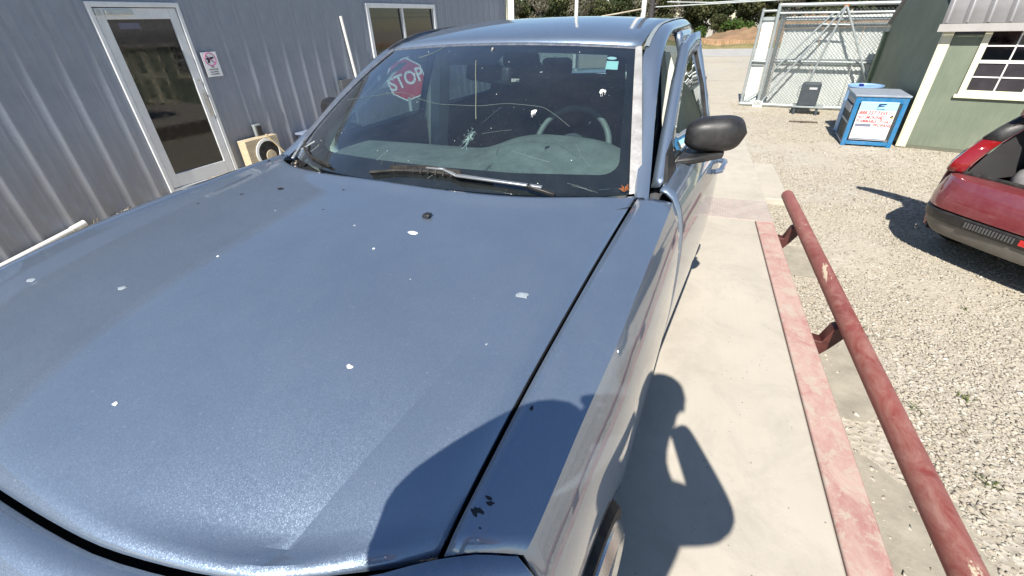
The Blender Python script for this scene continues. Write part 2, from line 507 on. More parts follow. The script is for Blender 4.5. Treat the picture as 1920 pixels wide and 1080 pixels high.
# ground
m, nt, b = new_mat('limestone_gravel'); M['ground'] = m
co = coords(nt)
pat = noise(nt, co, .55, 7, .62)
vo = N(nt, 'ShaderNodeTexVoronoi', Scale=34); L(nt, co, vo.inputs['Vector'])
vc = N(nt, 'ShaderNodeSeparateColor'); L(nt, vo.outputs['Color'], vc.inputs[0])
stone = ramp(nt, vc.outputs[0], [(0, (.25, .225, .18)), (.5, (.39, .36, .30)), (1, (.55, .52, .45))]).outputs[0]
dust = ramp(nt, noise(nt, co, 3, 8, .66), [(.3, (.40, .35, .27)), (.7, (.50, .44, .34))]).outputs[0]
pf = ramp(nt, pat, [(.38, .35), (.62, .95)]).outputs[0]
c1 = mixc(nt, pf, stone, dust)
tr = ramp(nt, noise(nt, co, .16, 6, .6), [(.42, 0), (.7, .5)]).outputs[0]
L(nt, mixc(nt, tr, c1, (.47, .44, .38)), b.inputs['Base Color'])
b.inputs['Roughness'].default_value = .95
n1 = bump(nt, vo.outputs['Distance'], .5, .012, None)
bump(nt, noise(nt, co, 60, 6, .7), .5, .006, b, n1)
def stone_mat(name, cols):
    m, nt, b = new_mat(name)
    oi = nt.nodes.new('ShaderNodeNewGeometry')
    r = ramp(nt, oi.outputs['Random Per Island'], cols)
    L(nt, r.outputs[0], b.inputs['Base Color'])
    b.inputs['Roughness'].default_value = .9
    return m
M['stone'] = stone_mat('crushed_stone', [(0, (.25, .22, .17)), (.10, (.34, .30, .235)), (.5, (.41, .365, .29)), (.88, (.46, .42, .34)), (1, (.55, .52, .45))])
M['road'] = plain('pale_gravel_road', (.40, .385, .355), .95, 0, .12, 1.2, bmp=.3, bscale=30)
M['clay'] = plain('orange_clay', (.42, .24, .125), .95, 0, .25, .7, bmp=.5, bscale=4)
M['clay_bank'] = plain('brown_clay_bank', (.27, .155, .09), .95, 0, .35, .6, bmp=.5, bscale=4, dirt=((.16, .17, .07), .5))
M['dry_grass'] = plain('dry_grass', (.23, .19, .075), .9, 0, .35, 3)
M['grass'] = plain('green_grass', (.10, .13, .035), .9, 0, .3, 9)
M['bark'] = plain('bark', (.12, .095, .075), .9, 0, .3, 8)
def leafmat(name, a, bcol):
    m, nt, b = new_mat(name)
    g = nt.nodes.new('ShaderNodeNewGeometry')
    r = ramp(nt, g.outputs['Random Per Island'], [(0, a), (1, bcol)])
    L(nt, r.outputs[0], b.inputs['Base Color'])
    b.inputs['Roughness'].default_value = .7
    b.inputs['Specular IOR Level'].default_value = .2
    tl = N(nt, 'ShaderNodeBsdfTranslucent'); L(nt, r.outputs[0], tl.inputs[0])
    mx = nt.nodes.new('ShaderNodeMixShader'); mx.inputs[0].default_value = .3
    L(nt, b.outputs[0], mx.inputs[1]); L(nt, tl.outputs[0], mx.inputs[2])
    L(nt, mx.outputs[0], nt.nodes['Material Output'].inputs[0])
    return m
M['leaf_dark'] = leafmat('dark_foliage', (.022, .035, .014), (.075, .095, .040))
M['leaf_olive'] = leafmat('olive_foliage', (.05, .06, .022), (.13, .13, .055))
M['leaf_bright'] = leafmat('bright_foliage', (.035, .075, .016), (.09, .15, .030))
M['leaf_pale'] = leafmat('pale_bare_foliage', (.16, .15, .11), (.24, .22, .17))

# plywood
m, nt, b = new_mat('plywood'); M['plywood'] = m
co = coords(nt, (1, 1, 7))
w = noise(nt, co, 5, 6, .6, 1.0)
L(nt, ramp(nt, w, [(.3, (.42, .34, .22)), (.7, (.58, .49, .34))]).outputs[0], b.inputs['Base Color'])
b.inputs['Roughness'].default_value = .7

# =================================================================== SETTING
FS = 1.335
GR, GL = 1.47 - 1.55 * FS, -.20          # gravel level right and left of the scale deck
# ground: one sheet to the horizon, falling away beyond the road
xs = [-600, -200, -80, -40, -20, -9, -5, -3.2, -2.6, -1.5, 0, .6, 1.5, 3, 6, 12, 25, 50, 120, 400, 700]
ys = [-400, -60, -15, -4, 0, .65, 1.3, 2, 2.75, 4, 6, 8, 10, 14, 18, 22, 25.5, 30, 36.8, 42, 50, 60, 75, 90, 120, 160, 213, 400, 1200]
def gz(x, y):
    z = GL if x < -2.9 else (GR if x > .5 else lerp(GL, GR, (x + 2.9) / 3.4))
    if x < -2.9 and y < 4.0: z -= min(.50, .06 * min(1, 4.0 - y) + .205 * max(0, 2.9 - y))
    if x < -2.9 and y > 10: z = lerp(GL, GR, sstep(10, 16, y))
    if y > 36.7: z -= .045 * (min(y, 213) - 36.7)
    return z
g = MB(); g.grid([[(x, y, gz(x, y)) for x in xs] for y in ys])
tag(g.build('ground', M['ground'], out=(0, 0, 1)), 'pale gravel yard around the scale deck and sheds', kind='structure')
# road strip far behind
g = MB(); g.grid([[(x, y, gz(x, y) + .006) for x in (-40, -20, -9, -5, -3.2, -2.6, -1.5, 0, .6, 1.5, 3, 6, 12, 25, 45)] for y in (30, 33, 36.6)])
tag(g.build('road', M['road'], out=(0, 0, 1)), 'pale road across the far end of the yard', kind='structure')

# concrete deck of the scale
g = MB(); g.box(-2.45, .687, -6, 3.815, -.75, 0)
tag(g.build('concrete_slab', M['concrete'], bevel=.008), 'pale concrete deck under the sedan beside the red border', kind='structure')
g = MB(); g.box(.689, .823, -6, 3.815, -.75, .003)
tag(g.build('painted_border', M['red_border'], bevel=.006), 'worn red painted edge of the concrete deck', kind='structure')
g = MB(); g.box(-2.45, .83, 4.312, 6.95, -.75, -.002)
tag(g.build('concrete_approach', M['concrete'], bevel=.008), 'pale concrete approach beyond the steel joint plate', kind='structure')
g = MB(); g.box(.84, 1.40, 6.0, 7.65, -.80, GR + .07)
tag(g.build('concrete_footing', M['concrete'], bevel=.01), 'narrow concrete footing beside the approach slab', kind='structure')
for i, (x0, x1, y0, y1) in enumerate(((.95, 1.47, 4.07, 4.83), (.95, 1.52, 2.30, 3.23), (.95, 1.6, .93, 2.07))):
    g = MB()
    n = 18
    P = []
    for k in range(n):
        a = 2 * math.pi * k / n
        rr = 1 + .16 * math.sin(3 * a + i) + .1 * math.sin(5 * a + 2 * i)
        c, s = math.cos(a), math.sin(a)
        q = 1 / max(abs(c), abs(s)) * .85
        P.append(((x0 + x1) / 2 + c * q * rr * (x1 - x0) / 2, (y0 + y1) / 2 + s * q * rr * (y1 - y0) / 2, GR + .003))
    g.prism(P, (0, 0, .002))
    tag(g.build('dirt_patch', plain('grey_packed_dirt', (.33, .30, .235), .95, 0, .2, 7, bmp=.5, bscale=60)),
        ['packed grey dirt beneath the far bracket', 'packed grey dirt beneath the middle of the red pipe', 'packed grey dirt beneath the near end of the pipe', 'smooth pale dirt patch left of the red car shadow'][i], kind='structure')

# steel tread plate across the joint
tp = thing('tread_plate', 'diamond pattern steel plate bridging the joint in the concrete deck', 'steel plate', (-.8, 4.06, 0))
tp_m = plain('dusty_steel_plate', (.47, .42, .37), .6, .2, .15, 8, dirt=((.52, .36, .31), .5))
MB().box(-1.6, 1.622, -.245, .246, -.012, .002).build('plate', tp_m, tp, bevel=.003)
g = MB()
for i in range(70):
    for j in range(14):
        x = .2 + i * .0203; y = -.225 + j * .0335
        a = .6 if (i + j) % 2 else -.6
        dx, dy = math.cos(a) * .011, math.sin(a) * .011
        ex, ey = -math.sin(a) * .0035, math.cos(a) * .0035
        g.add([(x - dx, y - dy, .0022), (x + ex, y + ey, .0022), (x + dx, y + dy, .0022), (x - ex, y - ey, .0022), (x, y, .005)],
              [(0, 4, 1), (1, 4, 2), (2, 4, 3), (3, 4, 0)])
tag(g.build('tread_bumps', tp_m, tp, out=(0, 0, 1)), kind='stuff')

# gravel stones: real pieces, nearest first
def stones(name, spots, label):
    oc = np.array([(1, 0, 0), (-1, 0, 0), (0, 1, 0), (0, -1, 0), (0, 0, 1), (0, 0, -1)], float)
    fc = np.array([(0, 2, 4), (2, 1, 4), (1, 3, 4), (3, 0, 4), (2, 0, 5), (1, 2, 5), (3, 1, 5), (0, 3, 5)])
    n = len(spots)
    sz = spots[:, 3]
    V = np.repeat(oc[None], n, 0) * rng.uniform(.55, 1.15, (n, 6, 1))
    V += rng.normal(0, .18, (n, 6, 3))
    V *= np.stack([sz, sz * rng.uniform(.5, .95, n), sz * rng.uniform(.22, .48, n)], 1)[:, None, :]
    a = rng.uniform(0, 6.28, n); c, s = np.cos(a)[:, None], np.sin(a)[:, None]
    t = rng.normal(0, .28, (n, 1))
    X = V[..., 0] * c - V[..., 1] * s; Y = V[..., 0] * s + V[..., 1] * c; Z = V[..., 2] + X * t
    V = np.stack([X, Y, Z], -1) + spots[:, None, :3]
    Fx = (fc[None] + (np.arange(n) * 6)[:, None, None]).reshape(-1, 3)
    me = bpy.data.meshes.new(name)
    me.vertices.add(n * 6); me.vertices.foreach_set('co', V.reshape(-1).astype(np.float32))
    me.loops.add(n * 24); me.loops.foreach_set('vertex_index', Fx.reshape(-1).astype(np.int32))
    me.polygons.add(n * 8)
    me.polygons.foreach_set('loop_start', np.arange(0, n * 24, 3, dtype=np.int32))
    me.polygons.foreach_set('loop_total', np.full(n * 8, 3, dtype=np.int32))
    me.update(); me.validate()
    me.materials.append(M['stone'])
    o = bpy.data.objects.new(name, me); COL.objects.link(o)
    return tag(o, label, kind='stuff')
def vnoise(x, y, sc, seed):
    r = np.random.default_rng(seed); T = r.uniform(0, 1, (64, 64))
    u, v = x * sc, y * sc
    i, j = np.floor(u).astype(int), np.floor(v).astype(int)
    fu, fv = u - i, v - j
    fu = fu * fu * (3 - 2 * fu); fv = fv * fv * (3 - 2 * fv)
    g_ = lambda a, b_: T[a % 64, b_ % 64]
    return (g_(i, j) * (1 - fu) + g_(i + 1, j) * fu) * (1 - fv) + (g_(i, j + 1) * (1 - fu) + g_(i + 1, j + 1) * fu) * fv
def scatter(n, x0, x1, y0, y1, zb, smin, smax, pow_=1.0, thin=True):
    x = rng.uniform(x0, x1, n); y = y0 + (y1 - y0) * rng.uniform(0, 1, n) ** pow_
    if thin:
        d = .6 * vnoise(x, y, 1.1, 3) + .4 * vnoise(x, y, 3.1, 5)
        keep = rng.uniform(0, 1, n) < np.clip((d - .22) * 2.6, .10, 1)
        x, y = x[keep], y[keep]
    s = smin + (smax - smin) * rng.beta(1.3, 3.6, len(x))
    return np.stack([x, y, np.full(len(x), zb) + s * .05, s], 1)
sp = np.concatenate([scatter(110000, .95, 4.3, .2, 6.2, GR, .005, .034), scatter(80000, 1.1, 7.0, 5.9, 14, GR, .008, .043)])
inpad = (sp[:, 0] < 1.41) & (sp[:, 1] > 5.98) & (sp[:, 1] < 7.67)
indirt = (sp[:, 0] < 1.47) & (((sp[:, 1] > 4.07) & (sp[:, 1] < 4.8)) | ((sp[:, 1] > .93) & (sp[:, 1] < 3.2)))
thin = rng.uniform(0, 1, len(sp)) < .78
sp = sp[~inpad & ~(indirt & thin)]
stones('gravel', sp, 'loose crushed limestone spread over the yard right of the deck')
ws_ = scatter(12000, -6.05, -3.6, .4, 3.0, 0, .006, .030, 1, False)
ws_[:, 2] += np.array([gz(-4, y) for y in ws_[:, 1]])
stones('gravel_strip', ws_, 'loose crushed stone along the foot of the grey wall')

# weeds
def tuft(g, x, y, z, h, n, spread):
    for _ in range(n):
        a = random.uniform(0, 6.28); l = h * random.uniform(.5, 1.1); s = spread * random.uniform(.2, 1)
        bx, by = x + random.gauss(0, .02), y + random.gauss(0, .02)
        dx, dy = math.cos(a) * s, math.sin(a) * s
        wv = Vector((-math.sin(a), math.cos(a), 0)) * .004
        p0 = Vector((bx, by, z)); p1 = p0 + Vector((dx * .4, dy * .4, l * .7)); p2 = p0 + Vector((dx, dy, l))
        g.add([p0 - wv, p0 + wv, p1 + wv * .8, p1 - wv * .8, p2], [(0, 1, 2, 3), (3, 2, 4)])
g = MB()
for k in range(18): tuft(g, -5.98 + random.uniform(-.03, .14), 1.75 + k * .045, gz(-4, 1.75 + k * .045), .11, 14, .09)
tag(g.build('weeds', M['dry_grass']), 'dry weeds growing along the pipe at the foot of the grey wall', kind='stuff')
g = MB()
for (x, y, n) in ((1.42, 2.05, 10), (1.30, 1.55, 14), (1.36, 1.38, 14), (1.18, 1.9, 8), (1.5, 1.65, 10), (1.75, 2.9, 8), (1.25, 1.15, 12), (1.62, 1.9, 8), (1.12, 2.5, 7), (1.05, 1.45, 8)):
    tuft(g, x * FS, y * FS, GR, .040, n, .06)
tag(g.build('grass_sprigs', M['grass']), 'small grass sprigs poking through the gravel by the red pipe', kind='stuff')

# =================================================================== METAL BUILDING
WA = 5.0
wo = Vector((-5.8955, 3.90, 0))                     # foot of the wall below the middle of the door
bld = thing('metal_building', 'long grey corrugated steel building with a white glass door at left', 'building', (wo.x, wo.y, 0), 0)
# local axes of the building: x outward (towards the yard), y along the wall
bld.rotation_euler = (0, 0, R(-WA))
SLO, SHI, ZT = -11.95, 9.35, 3.36
ZB = -.80
openings = [(-.47, .47, ZB, 1.775), (3.70, 5.85, .45, 1.815)]
prof = [(0, 0), (.050, 0), (.060, .003), (.078, .003), (.088, 0), (.140, 0), (.150, .003), (.168, .003), (.178, 0), (.2220, 0), (.246, .013), (.272, .013), (.300, 0)]
def panel_mesh(z0, z1, p0=0., p1=.3):
    g = MB()
    pr = [(p0, float(np.interp(p0, [q[0] for q in prof], [q[1] for q in prof])))] + [q for q in prof if p0 + 1e-4 < q[0] < p1 - 1e-4] + [(p1, float(np.interp(p1, [q[0] for q in prof], [q[1] for q in prof])))]
    g.grid([[(q[1], q[0], z) for q in pr] for z in (z0, z1)])
    return g.mesh('siding_panel', M['siding'], 35, out=(1, 0, 0))
cache = {}
for k_ in range(round((SHI - SLO) / .3)):
    s = SLO + .3 * k_
    pieces = [(0., .3, ZB, ZT)]
    for (a, b_, z0, z1) in openings:
        if s + .3 > a and s < b_:
            a_, e_ = max(0., a - s), min(.3, b_ - s)
            pieces = [(a_, e_, ZB, z0), (a_, e_, z1, ZT)]
            if a_ > .004: pieces.append((0., a_, ZB, ZT))
            if e_ < .296: pieces.append((e_, .3, ZB, ZT))
    for p0, p1, z0, z1 in pieces:
        if z1 - z0 < .03: continue
        key = tuple(round(q, 3) for q in (p0, p1, z0, z1))
        if key not in cache: cache[key] = panel_mesh(z0, z1, p0, p1)
        inst('siding_panel', cache[key], bld, (0, s, 0))
# core behind the sheets, roof and trims
g = MB()
for a, b_ in ((SLO, -.47), (.47, 3.70), (5.85, SHI)): g.box(-.25, -.02, a, b_, ZB, ZT - .02)
g.box(-.25, -.02, -.47, .47, 1.785, ZT - .02); g.box(-.25, -.02, 3.70, 5.85, 1.825, ZT - .02); g.box(-.25, -.02, 3.70, 5.85, ZB, .43)
g.box(-7, -.26, SLO, SLO + .2, ZB, ZT); g.box(-7, -.26, SHI - .2, SHI, ZB, ZT); g.box(-7, -6.8, SLO + .2, SHI - .2, ZB, ZT)
g.build('wall_core', plain('dark_wall_core', (.05, .05, .055), .9), bld)
g = MB(); g.prism([(.10, SLO - .1, ZT), (.10, SLO - .1, ZT + .05), (-3.5, SLO - .1, ZT + .75), (-7.1, SLO - .1, ZT + .05), (-7.1, SLO - .1, ZT)], (0, SHI - SLO + .2, 0))
g.build('roof', M['siding'], bld)
MB().box(.045, .115, SLO - .1, SHI + .1, ZT - .10, ZT + .055).build('eave_trim', M['siding'], bld)
MB().box(-.05, .05, SHI, SHI + .10, ZB, ZT - .1).build('corner_trim', M['cream_trim'], bld)
# door
MBf = MB()
MBf.box(-.14, .035, -.47, -.428, GL - .06, 1.78); MBf.box(-.14, .035, .428, .47, GL - .06, 1.78); MBf.box(-.14, .035, -.428, .428, 1.732, 1.78)
MBf.box(-.13, .03, -.428, .428, GL - .10, GL - .005)
MBf.build('door_frame', M['door_alu'], bld, bevel=.004)
# local y of the leaf runs from its hinge
dr = MB()
dr.box(-.03, .018, .005, .095, GL, 1.725); dr.box(-.03, .018, .755, .845, GL, 1.725)
dr.box(-.03, .018, .095, .755, 1.62, 1.725); dr.box(-.03, .018, .095, .755, GL, GL + .16)
door = dr.build('glass_door', M['door_alu'], bld, bevel=.004)
door.location = (0, -.425, 0); door.rotation_euler = (0, 0, R(-0.2))
MB().box(-.012, -.004, .095, .755, GL + .16, 1.62).build('pane', M['dark_glass'], door)
MB().box(-.0035, -.0025, .19, .40, 1.53, 1.585).build('sticker', plain('faded_sticker', (.12, .12, .17), .5), door)
h = MB(); h.tube([(.02, .805, .56), (.055, .805, .57), (.06, .805, .64), (.06, .805, .74), (.055, .805, .81), (.02, .805, .82)], .010, 8)
h.box(.018, .024, .79, .822, .53, .85)
h.build('handle', M['silver'], door, smooth=40)
h = MB(); h.tube([(.02, .805, .96), (.03, .805, .96)], .017, 12); h.build('lock_cylinder', M['silver'], door)
MB().box(.019, .045, .01, .06, 1.66, 1.715).build('hinge', M['galv'], door)
MB().box(.019, .05, .10, .36, 1.665, 1.705).build('door_closer', M['galv'], door)
# window: two panes side by side
wf = MB()
wf.box(-.06, .045, 3.70, 3.77, .45, 1.82); wf.box(-.06, .045, 5.78, 5.85, .45, 1.82); wf.box(-.06, .045, 3.77, 5.78, 1.75, 1.82); wf.box(-.06, .045, 3.77, 5.78, .45, .53)
win = wf.build('window', M['door_alu'], bld, bevel=.004)
MB().box(-.05, .035, 4.70, 4.75, .53, 1.75).build('mullion', M['door_alu'], win)
MB().box(-.02, -.012, 3.77, 4.70, .53, 1.75).build('pane', M['dark_glass'], win)
MB().box(-.02, -.012, 4.75, 5.78, .53, 1.75).build('pane', M['dark_glass'], win)

def on_wall(s_, out_, z_):
    w = Vector((math.sin(R(WA)), math.cos(R(WA)), 0)); n_ = Vector((w.y, -w.x, 0))
    p = wo + w * s_ + n_ * out_
    return (p.x, p.y, z_)
WR = R(-WA)
# no weapons notice
sg = thing('notice_sign', 'white no weapons notice stuck to the wall right of the glass door', 'sign', on_wall(.615, .036, 1.118), WR)
MB().box(0, .004, -.100, .100, -.140, .140).build('board', M['sign_white'], sg)
g = MB(); g.tube([(.0055, math.cos(t) * .072, .058 + math.sin(t) * .072) for t in np.linspace(0, 2 * math.pi, 33)[:-1]], .006, 5, closed=True)
g.obox((.0055, -.05, .108), (.0055, .05, .008), .004, .011)
g.build('ban_ring', plain('faded_magenta_ink', (.42, .10, .24), .5), sg)
g = MB(); g.prism([(.0045, -.052, .075), (.0045, .05, .085), (.0045, .05, .065), (.0045, -.005, .055), (.0045, -.018, .018), (.0045, -.046, .018), (.0045, -.036, .055), (.0045, -.052, .058)], (.002, 0, 0))
g.build('pistol_emblem', M['ink_black'], sg)
for k, (t, zz, sz) in enumerate((('NO', -.030, .026), ('WEAPONS', -.058, .026), ('ALLOWED', -.086, .024), ('ON PREMISES', -.112, .020))):
    o = inst('lettering', text_mesh(t, sz, M['ink_black'], .0004), sg, (.0050, .0, zz), (R(90), 0, R(90)))
# junction box, outlet, hose, dangling pipes
jb = thing('junction_box', 'small grey electrical box on the wall beyond the passenger mirror', 'electrical box', on_wall(2.82, .03, .60), WR)
MB().box(0, .07, -.13, .13, -.12, .10).build('body', M['opbox'], jb, bevel=.006)
MB().box(.071, .078, -.14, .14, -.13, .11).build('cover', plain('grey_box_cover', (.16, .16, .17), .5), jb, bevel=.003)
ol = thing('wall_outlet', 'weathered outdoor outlet above the plywood speaker box', 'outlet', on_wall(.93, .03, .245), WR)
MB().box(0, .055, -.055, .055, -.08, .08).build('body', M['galv'], ol, bevel=.006)
MB().box(.056, .063, -.03, .05, -.07, .06).build('cover', M['black_plastic'], ol, bevel=.004)
lp = MB(); lp.tube([on_wall(3.04, .05, 1.63), on_wall(3.12, .045, .79), on_wall(3.16, .045, .30)], .025, 10)
tag(lp.build('leaning_pipe', M['pvc'], smooth=40), 'white plastic pipe leaning upright against the grey wall', 'pipe')
gp = MB(); gp.tube([on_wall(-3.6, .14, -.60), on_wall(-2.16, .10, -.395), on_wall(-1.50, .07, -.275)], .028, 10)
gp.tube([on_wall(-1.56, .075, -.285), on_wall(-1.42, .07, -.255)], .035, 10)
tag(gp.build('drain_pipe', M['pvc'], smooth=40), 'white plastic pipe lying on gravel at the foot of the wall', 'pipe')
# plywood speaker box leaning at the wall
bx = thing('speaker_box', 'plywood speaker box with a round black driver leaning by the door', 'speaker box', on_wall(.84, .05, GL), WR)
box = MB().box(0, .16, -.265, .265, 0, .365).build('cabinet', M['plywood'], bx, bevel=.004)
g = MB(); g.lathe([(.205, 0), (.205, .012), (.17, .016), (.165, .002)], (1, 0, 0), (.161, .05, .145), 32)
g.build('outer_ring', M['white_paint'], bx, smooth=40)
g = MB(); g.lathe([(.163, .004), (.12, -.0), (.10, .008), (.04, .003), (.0, .003)], (1, 0, 0), (.162, .05, .145), 32)
g.build('cone', M['black_rubber'], bx, smooth=60)
g = MB(); g.lathe([(.085, 0), (.08, .012), (.0, .018)], (1, 0, 0), (.168, .07, .10), 24)
g.build('dust_cap', M['plywood'], bx, smooth=60)
st_ = MB(); st_.tube([on_wall(.92, .225, GL + .40), on_wall(1.16, .27, GL + .02)], .012, 6)
tag(st_.build('wooden_stick', plain('pale_stick', (.62, .48, .28), .6)), 'thin pale stick leaning across the plywood speaker box', 'stick')
# blue crate low by the wall
cr = thing('tote_bin', 'dark blue tote standing low at the wall behind the hood corner', 'tote', on_wall(1.80, .18, GL), WR)
MB().box(-.14, .14, -.22, .22, 0, .24).build('tub', plain('navy_plastic', (.05, .06, .12), .5), cr, bevel=.02)
MB().box(-.16, .16, -.24, .24, .24, .275).build('lid', plain('grey_blue_lid', (.20, .24, .33), .5), cr, bevel=.008)

# stop sign on a post
ssp = Vector((-4.56, 7.03, 0))
ss = thing('stop_sign', 'red octagonal stop sign on a steel post by the building', 'road sign', (ssp.x, ssp.y, GL), R(30))
MB().obox((0, .02, 0), (0, .02, 1.30), .045, .03, (0, 1, 0)).build('post', M['galv'], ss)
tilt = empty_part('sign_head', ss); tilt.location = (0, -.02, .875); tilt.rotation_euler = (R(6), R(-17), 0)
def octo(r, y): return [(r * math.cos(R(22.5 + 45 * k)), y, r * math.sin(R(22.5 + 45 * k))) for k in range(8)]
MB().prism(octo(.345, 0), (0, .004, 0)).build('white_rim', M['sign_white'], tilt)
MB().prism(octo(.322, -.003), (0, .0025, 0)).build('red_face', M['stop_red'], tilt)
inst('lettering', text_mesh('STOP', .30, M['sign_white'], .0008, spacing=1.0, wscale=.86), tilt, (0, -.0045, 0), (R(90), 0, 0))

# =================================================================== RED GUARD RAIL
rail = thing('guard_rail', 'dusty maroon steel pipe rail along the red edge of the deck', 'pipe rail', (.940, 0, 0))
g = MB(); g.tube([(0, -3, .12), (0, .5, .12), (0, 2, .12), (0, 3.6, .12), (0, 4.17, .12)], .046, 24)
p = g.build('pipe', M['pipe'], rail, smooth=50)
g = MB(); g.lathe([(.046, 0), (.042, .006), (0, .008)], (0, 1, 0), (0, 4.17, .12), 24); g.build('end_cap', M['pipe'], rail, smooth=50)
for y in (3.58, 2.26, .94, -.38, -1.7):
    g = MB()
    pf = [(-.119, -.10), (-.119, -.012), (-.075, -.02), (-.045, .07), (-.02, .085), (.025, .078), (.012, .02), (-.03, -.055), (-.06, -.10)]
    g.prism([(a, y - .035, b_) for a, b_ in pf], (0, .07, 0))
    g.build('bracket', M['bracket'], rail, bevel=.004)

# =================================================================== YARD OBJECTS AT RIGHT
# ---- green shed
SC = Vector((2.652 * FS, 7.128 * FS, GR))
fa = R(-18)
shed = thing('garden_shed', 'green garden shed with cream trim and grey metal roof at right', 'shed', SC, fa)
shed.scale = (FS, FS, FS)
W_, D_, ZE = 3.3, 2.2, 1.34         # local x along the front, local y back
bk = .30                              # side wall runs back square in the yard
def sw(y): return y * math.tan(R(14.5)) * -1
g = MB(); g.box(.0, W_, 0, .04, .04, ZE + .10)
g.build('front_wall', M['shed'], shed)
g = MB(); g.prism([(0, .041, .04), (sw(D_), D_, .04), (sw(D_), D_, ZE + .02), (sw(D_) * .62, D_ * .55, ZE + .75), (0, .041, ZE + .10)], (.04, 0, 0))
g.build('side_wall', M['shed'], shed)
g = MB(); g.prism([(W_ - .04, .041, .04), (W_ - .04 + sw(D_), D_, .04), (W_ - .04 + sw(D_), D_, ZE), (W_ - .04 + sw(D_) * .62, D_ * .55, ZE + .75), (W_ - .04, .041, ZE + .1)], (.04, 0, 0))
g.build('side_wall', M['shed'], shed)
g = MB(); g.box(sw(D_) + .05, W_ + sw(D_) - .05, D_ - .04, D_, .04, ZE + .02); g.build('back_wall', M['shed'], shed)
MB().box(0, W_, -.004, .6, 0, .038).build('skid', plain('grey_skid_timber', (.14, .14, .10), .8), shed)
MB().box(-.002, .088, -.014, -.001, .012, ZE + .02).build('corner_trim', M['cream_trim'], shed, bevel=.003)
MB().box(-.014, -.003, -.014, .05, .012, ZE + .02).build('corner_trim', M['cream_trim'], shed, bevel=.003)
MB().box(W_ - .088, W_ + .002, -.014, -.001, .012, ZE + .02).build('corner_trim', M['cream_trim'], shed, bevel=.003)
MB().box(.09, .335, -.012, -.001, 1.262, 1.372).build('frieze_board', plain('dark_frieze', (.055, .06, .075), .6), shed)
# roof: ribbed sheets, steep front slope overhanging the front
roof_m = plain('light_grey_metal_roof', (.36, .35, .35), .45, .3, .1, 5, dirt=((.3, .27, .25), .3))
rp0, rp1 = Vector((0, -.12, ZE + .035)), Vector((0, .48, ZE + .80))
rg = MB(); pw = .17
rprof = [(0, 0), (.02, 0), (.028, .013), (.042, .013), (.05, 0), (.168, 0)]
nrm = Vector((0, -(rp1 - rp0).z, (rp1 - rp0).y)).normalized()
rg.grid([[tuple(p_ + Vector((a, 0, 0)) + nrm * b_) for a, b_ in rprof] for p_ in (rp0, rp1)])
rme = rg.mesh('roof_panel', roof_m, 35, out=(0, -1, 1))
x = -.06
while x < W_ + .02:
    o = inst('roof_panel', rme, shed, (x, 0, 0))
    md = o.modifiers.new('t', 'SOLIDIFY'); md.thickness = .008; md.offset = -1
    x += pw
g = MB(); g.add([(-.06, .485, ZE + .80), (W_ + .06, .485, ZE + .80), (W_ + .06 + sw(1.2), 1.25, ZE + .95), (-.06 + sw(1.2), 1.25, ZE + .95)], [(0, 1, 2, 3)])
g.add([(-.06 + sw(1.2), 1.25, ZE + .95), (W_ + .06 + sw(1.2), 1.25, ZE + .95), (W_ + .06 + sw(2.2), 2.32, ZE), (-.06 + sw(2.2), 2.32, ZE)], [(0, 1, 2, 3)])
g.build('roof_top', roof_m, shed, out=(0, 0, 1), solid=.02)
MB().box(-.075, W_ + .07, -.135, -.118, ZE - .045, ZE + .03).build('fascia', plain('grey_fascia', (.40, .38, .36), .5, 0, .1), shed)
# window with six-over-six panes
def shed_window(x0, x1, z0, z1):
    g = MB()
    g.box(x0 - .06, x0, -.022, -.002, z0 - .075, z1 + .04); g.box(x1, x1 + .06, -.022, -.002, z0 - .075, z1 + .04)
    g.box(x0, x1, -.022, -.002, z1, z1 + .045); g.box(x0, x1, -.022, -.002, z0 - .075, z0)
    f = g.build('window', M['cream_trim'], shed, bevel=.003)
    MB().box(x0 - .085, x1 + .085, -.034, -.023, z0 - .085, z0 - .045).build('sill', M['cream_trim'], f, bevel=.003)
    zm = (z0 + z1) / 2
    MB().box(x0, x1, -.017, -.001, zm - .016, zm + .016).build('meeting_rail', M['white_paint'], f)
    for (za, zb, wf_) in ((z0, zm - .016, .007), (zm + .016, z1, .007)):
        for k in range(3):
            xa = lerp(x0, x1, k / 3); xb = lerp(x0, x1, (k + 1) / 3)
            for (zc, zd) in ((za, (za + zb) / 2), ((za + zb) / 2, zb)):
                MB().box(xa + .004, xb - .004, -.006, -.002, zc + .004, zd - .004).build('pane', M['dark_glass'] if za > zm - .02 else M['grey_pane'], f)
        g = MB()
        for k in (1, 2): g.cbox(lerp(x0, x1, k / 3), -.010, (za + zb) / 2, .014, .007, zb - za)
        g.cbox((x0 + x1) / 2, -.0102, (za + zb) / 2, x1 - x0, .0066, .014)
        g.build('muntin', M['white_paint'], f)
    return f
M['grey_pane'] = plain('screened_pane', (.05, .047, .052), .12, 0, .2, 8, coat=.5)
shed_window(.405, .405 + .70, .70, 1.29)
# double doors of the shed, cream stiles over green boards
for k in range(2):
    x0 = 1.50 + k * .46
    dd = MB().box(x0, x0 + .45, -.016, -.002, .05, ZE - .03).build('shed_door', M['shed'], shed)
    g = MB()
    for (a, b_, c, d) in ((x0, x0 + .07, .05, ZE - .03), (x0 + .38, x0 + .45, .05, ZE - .03), (x0 + .07, x0 + .38, .05, .12), (x0 + .07, x0 + .38, .64, .72), (x0 + .07, x0 + .38, ZE - .11, ZE - .03)):
        g.box(a, b_, -.028, -.017, c, d)
    g.build('door_trim', M['cream_trim'], dd)
shed_window(2.60, 3.1, .70, 1.25)

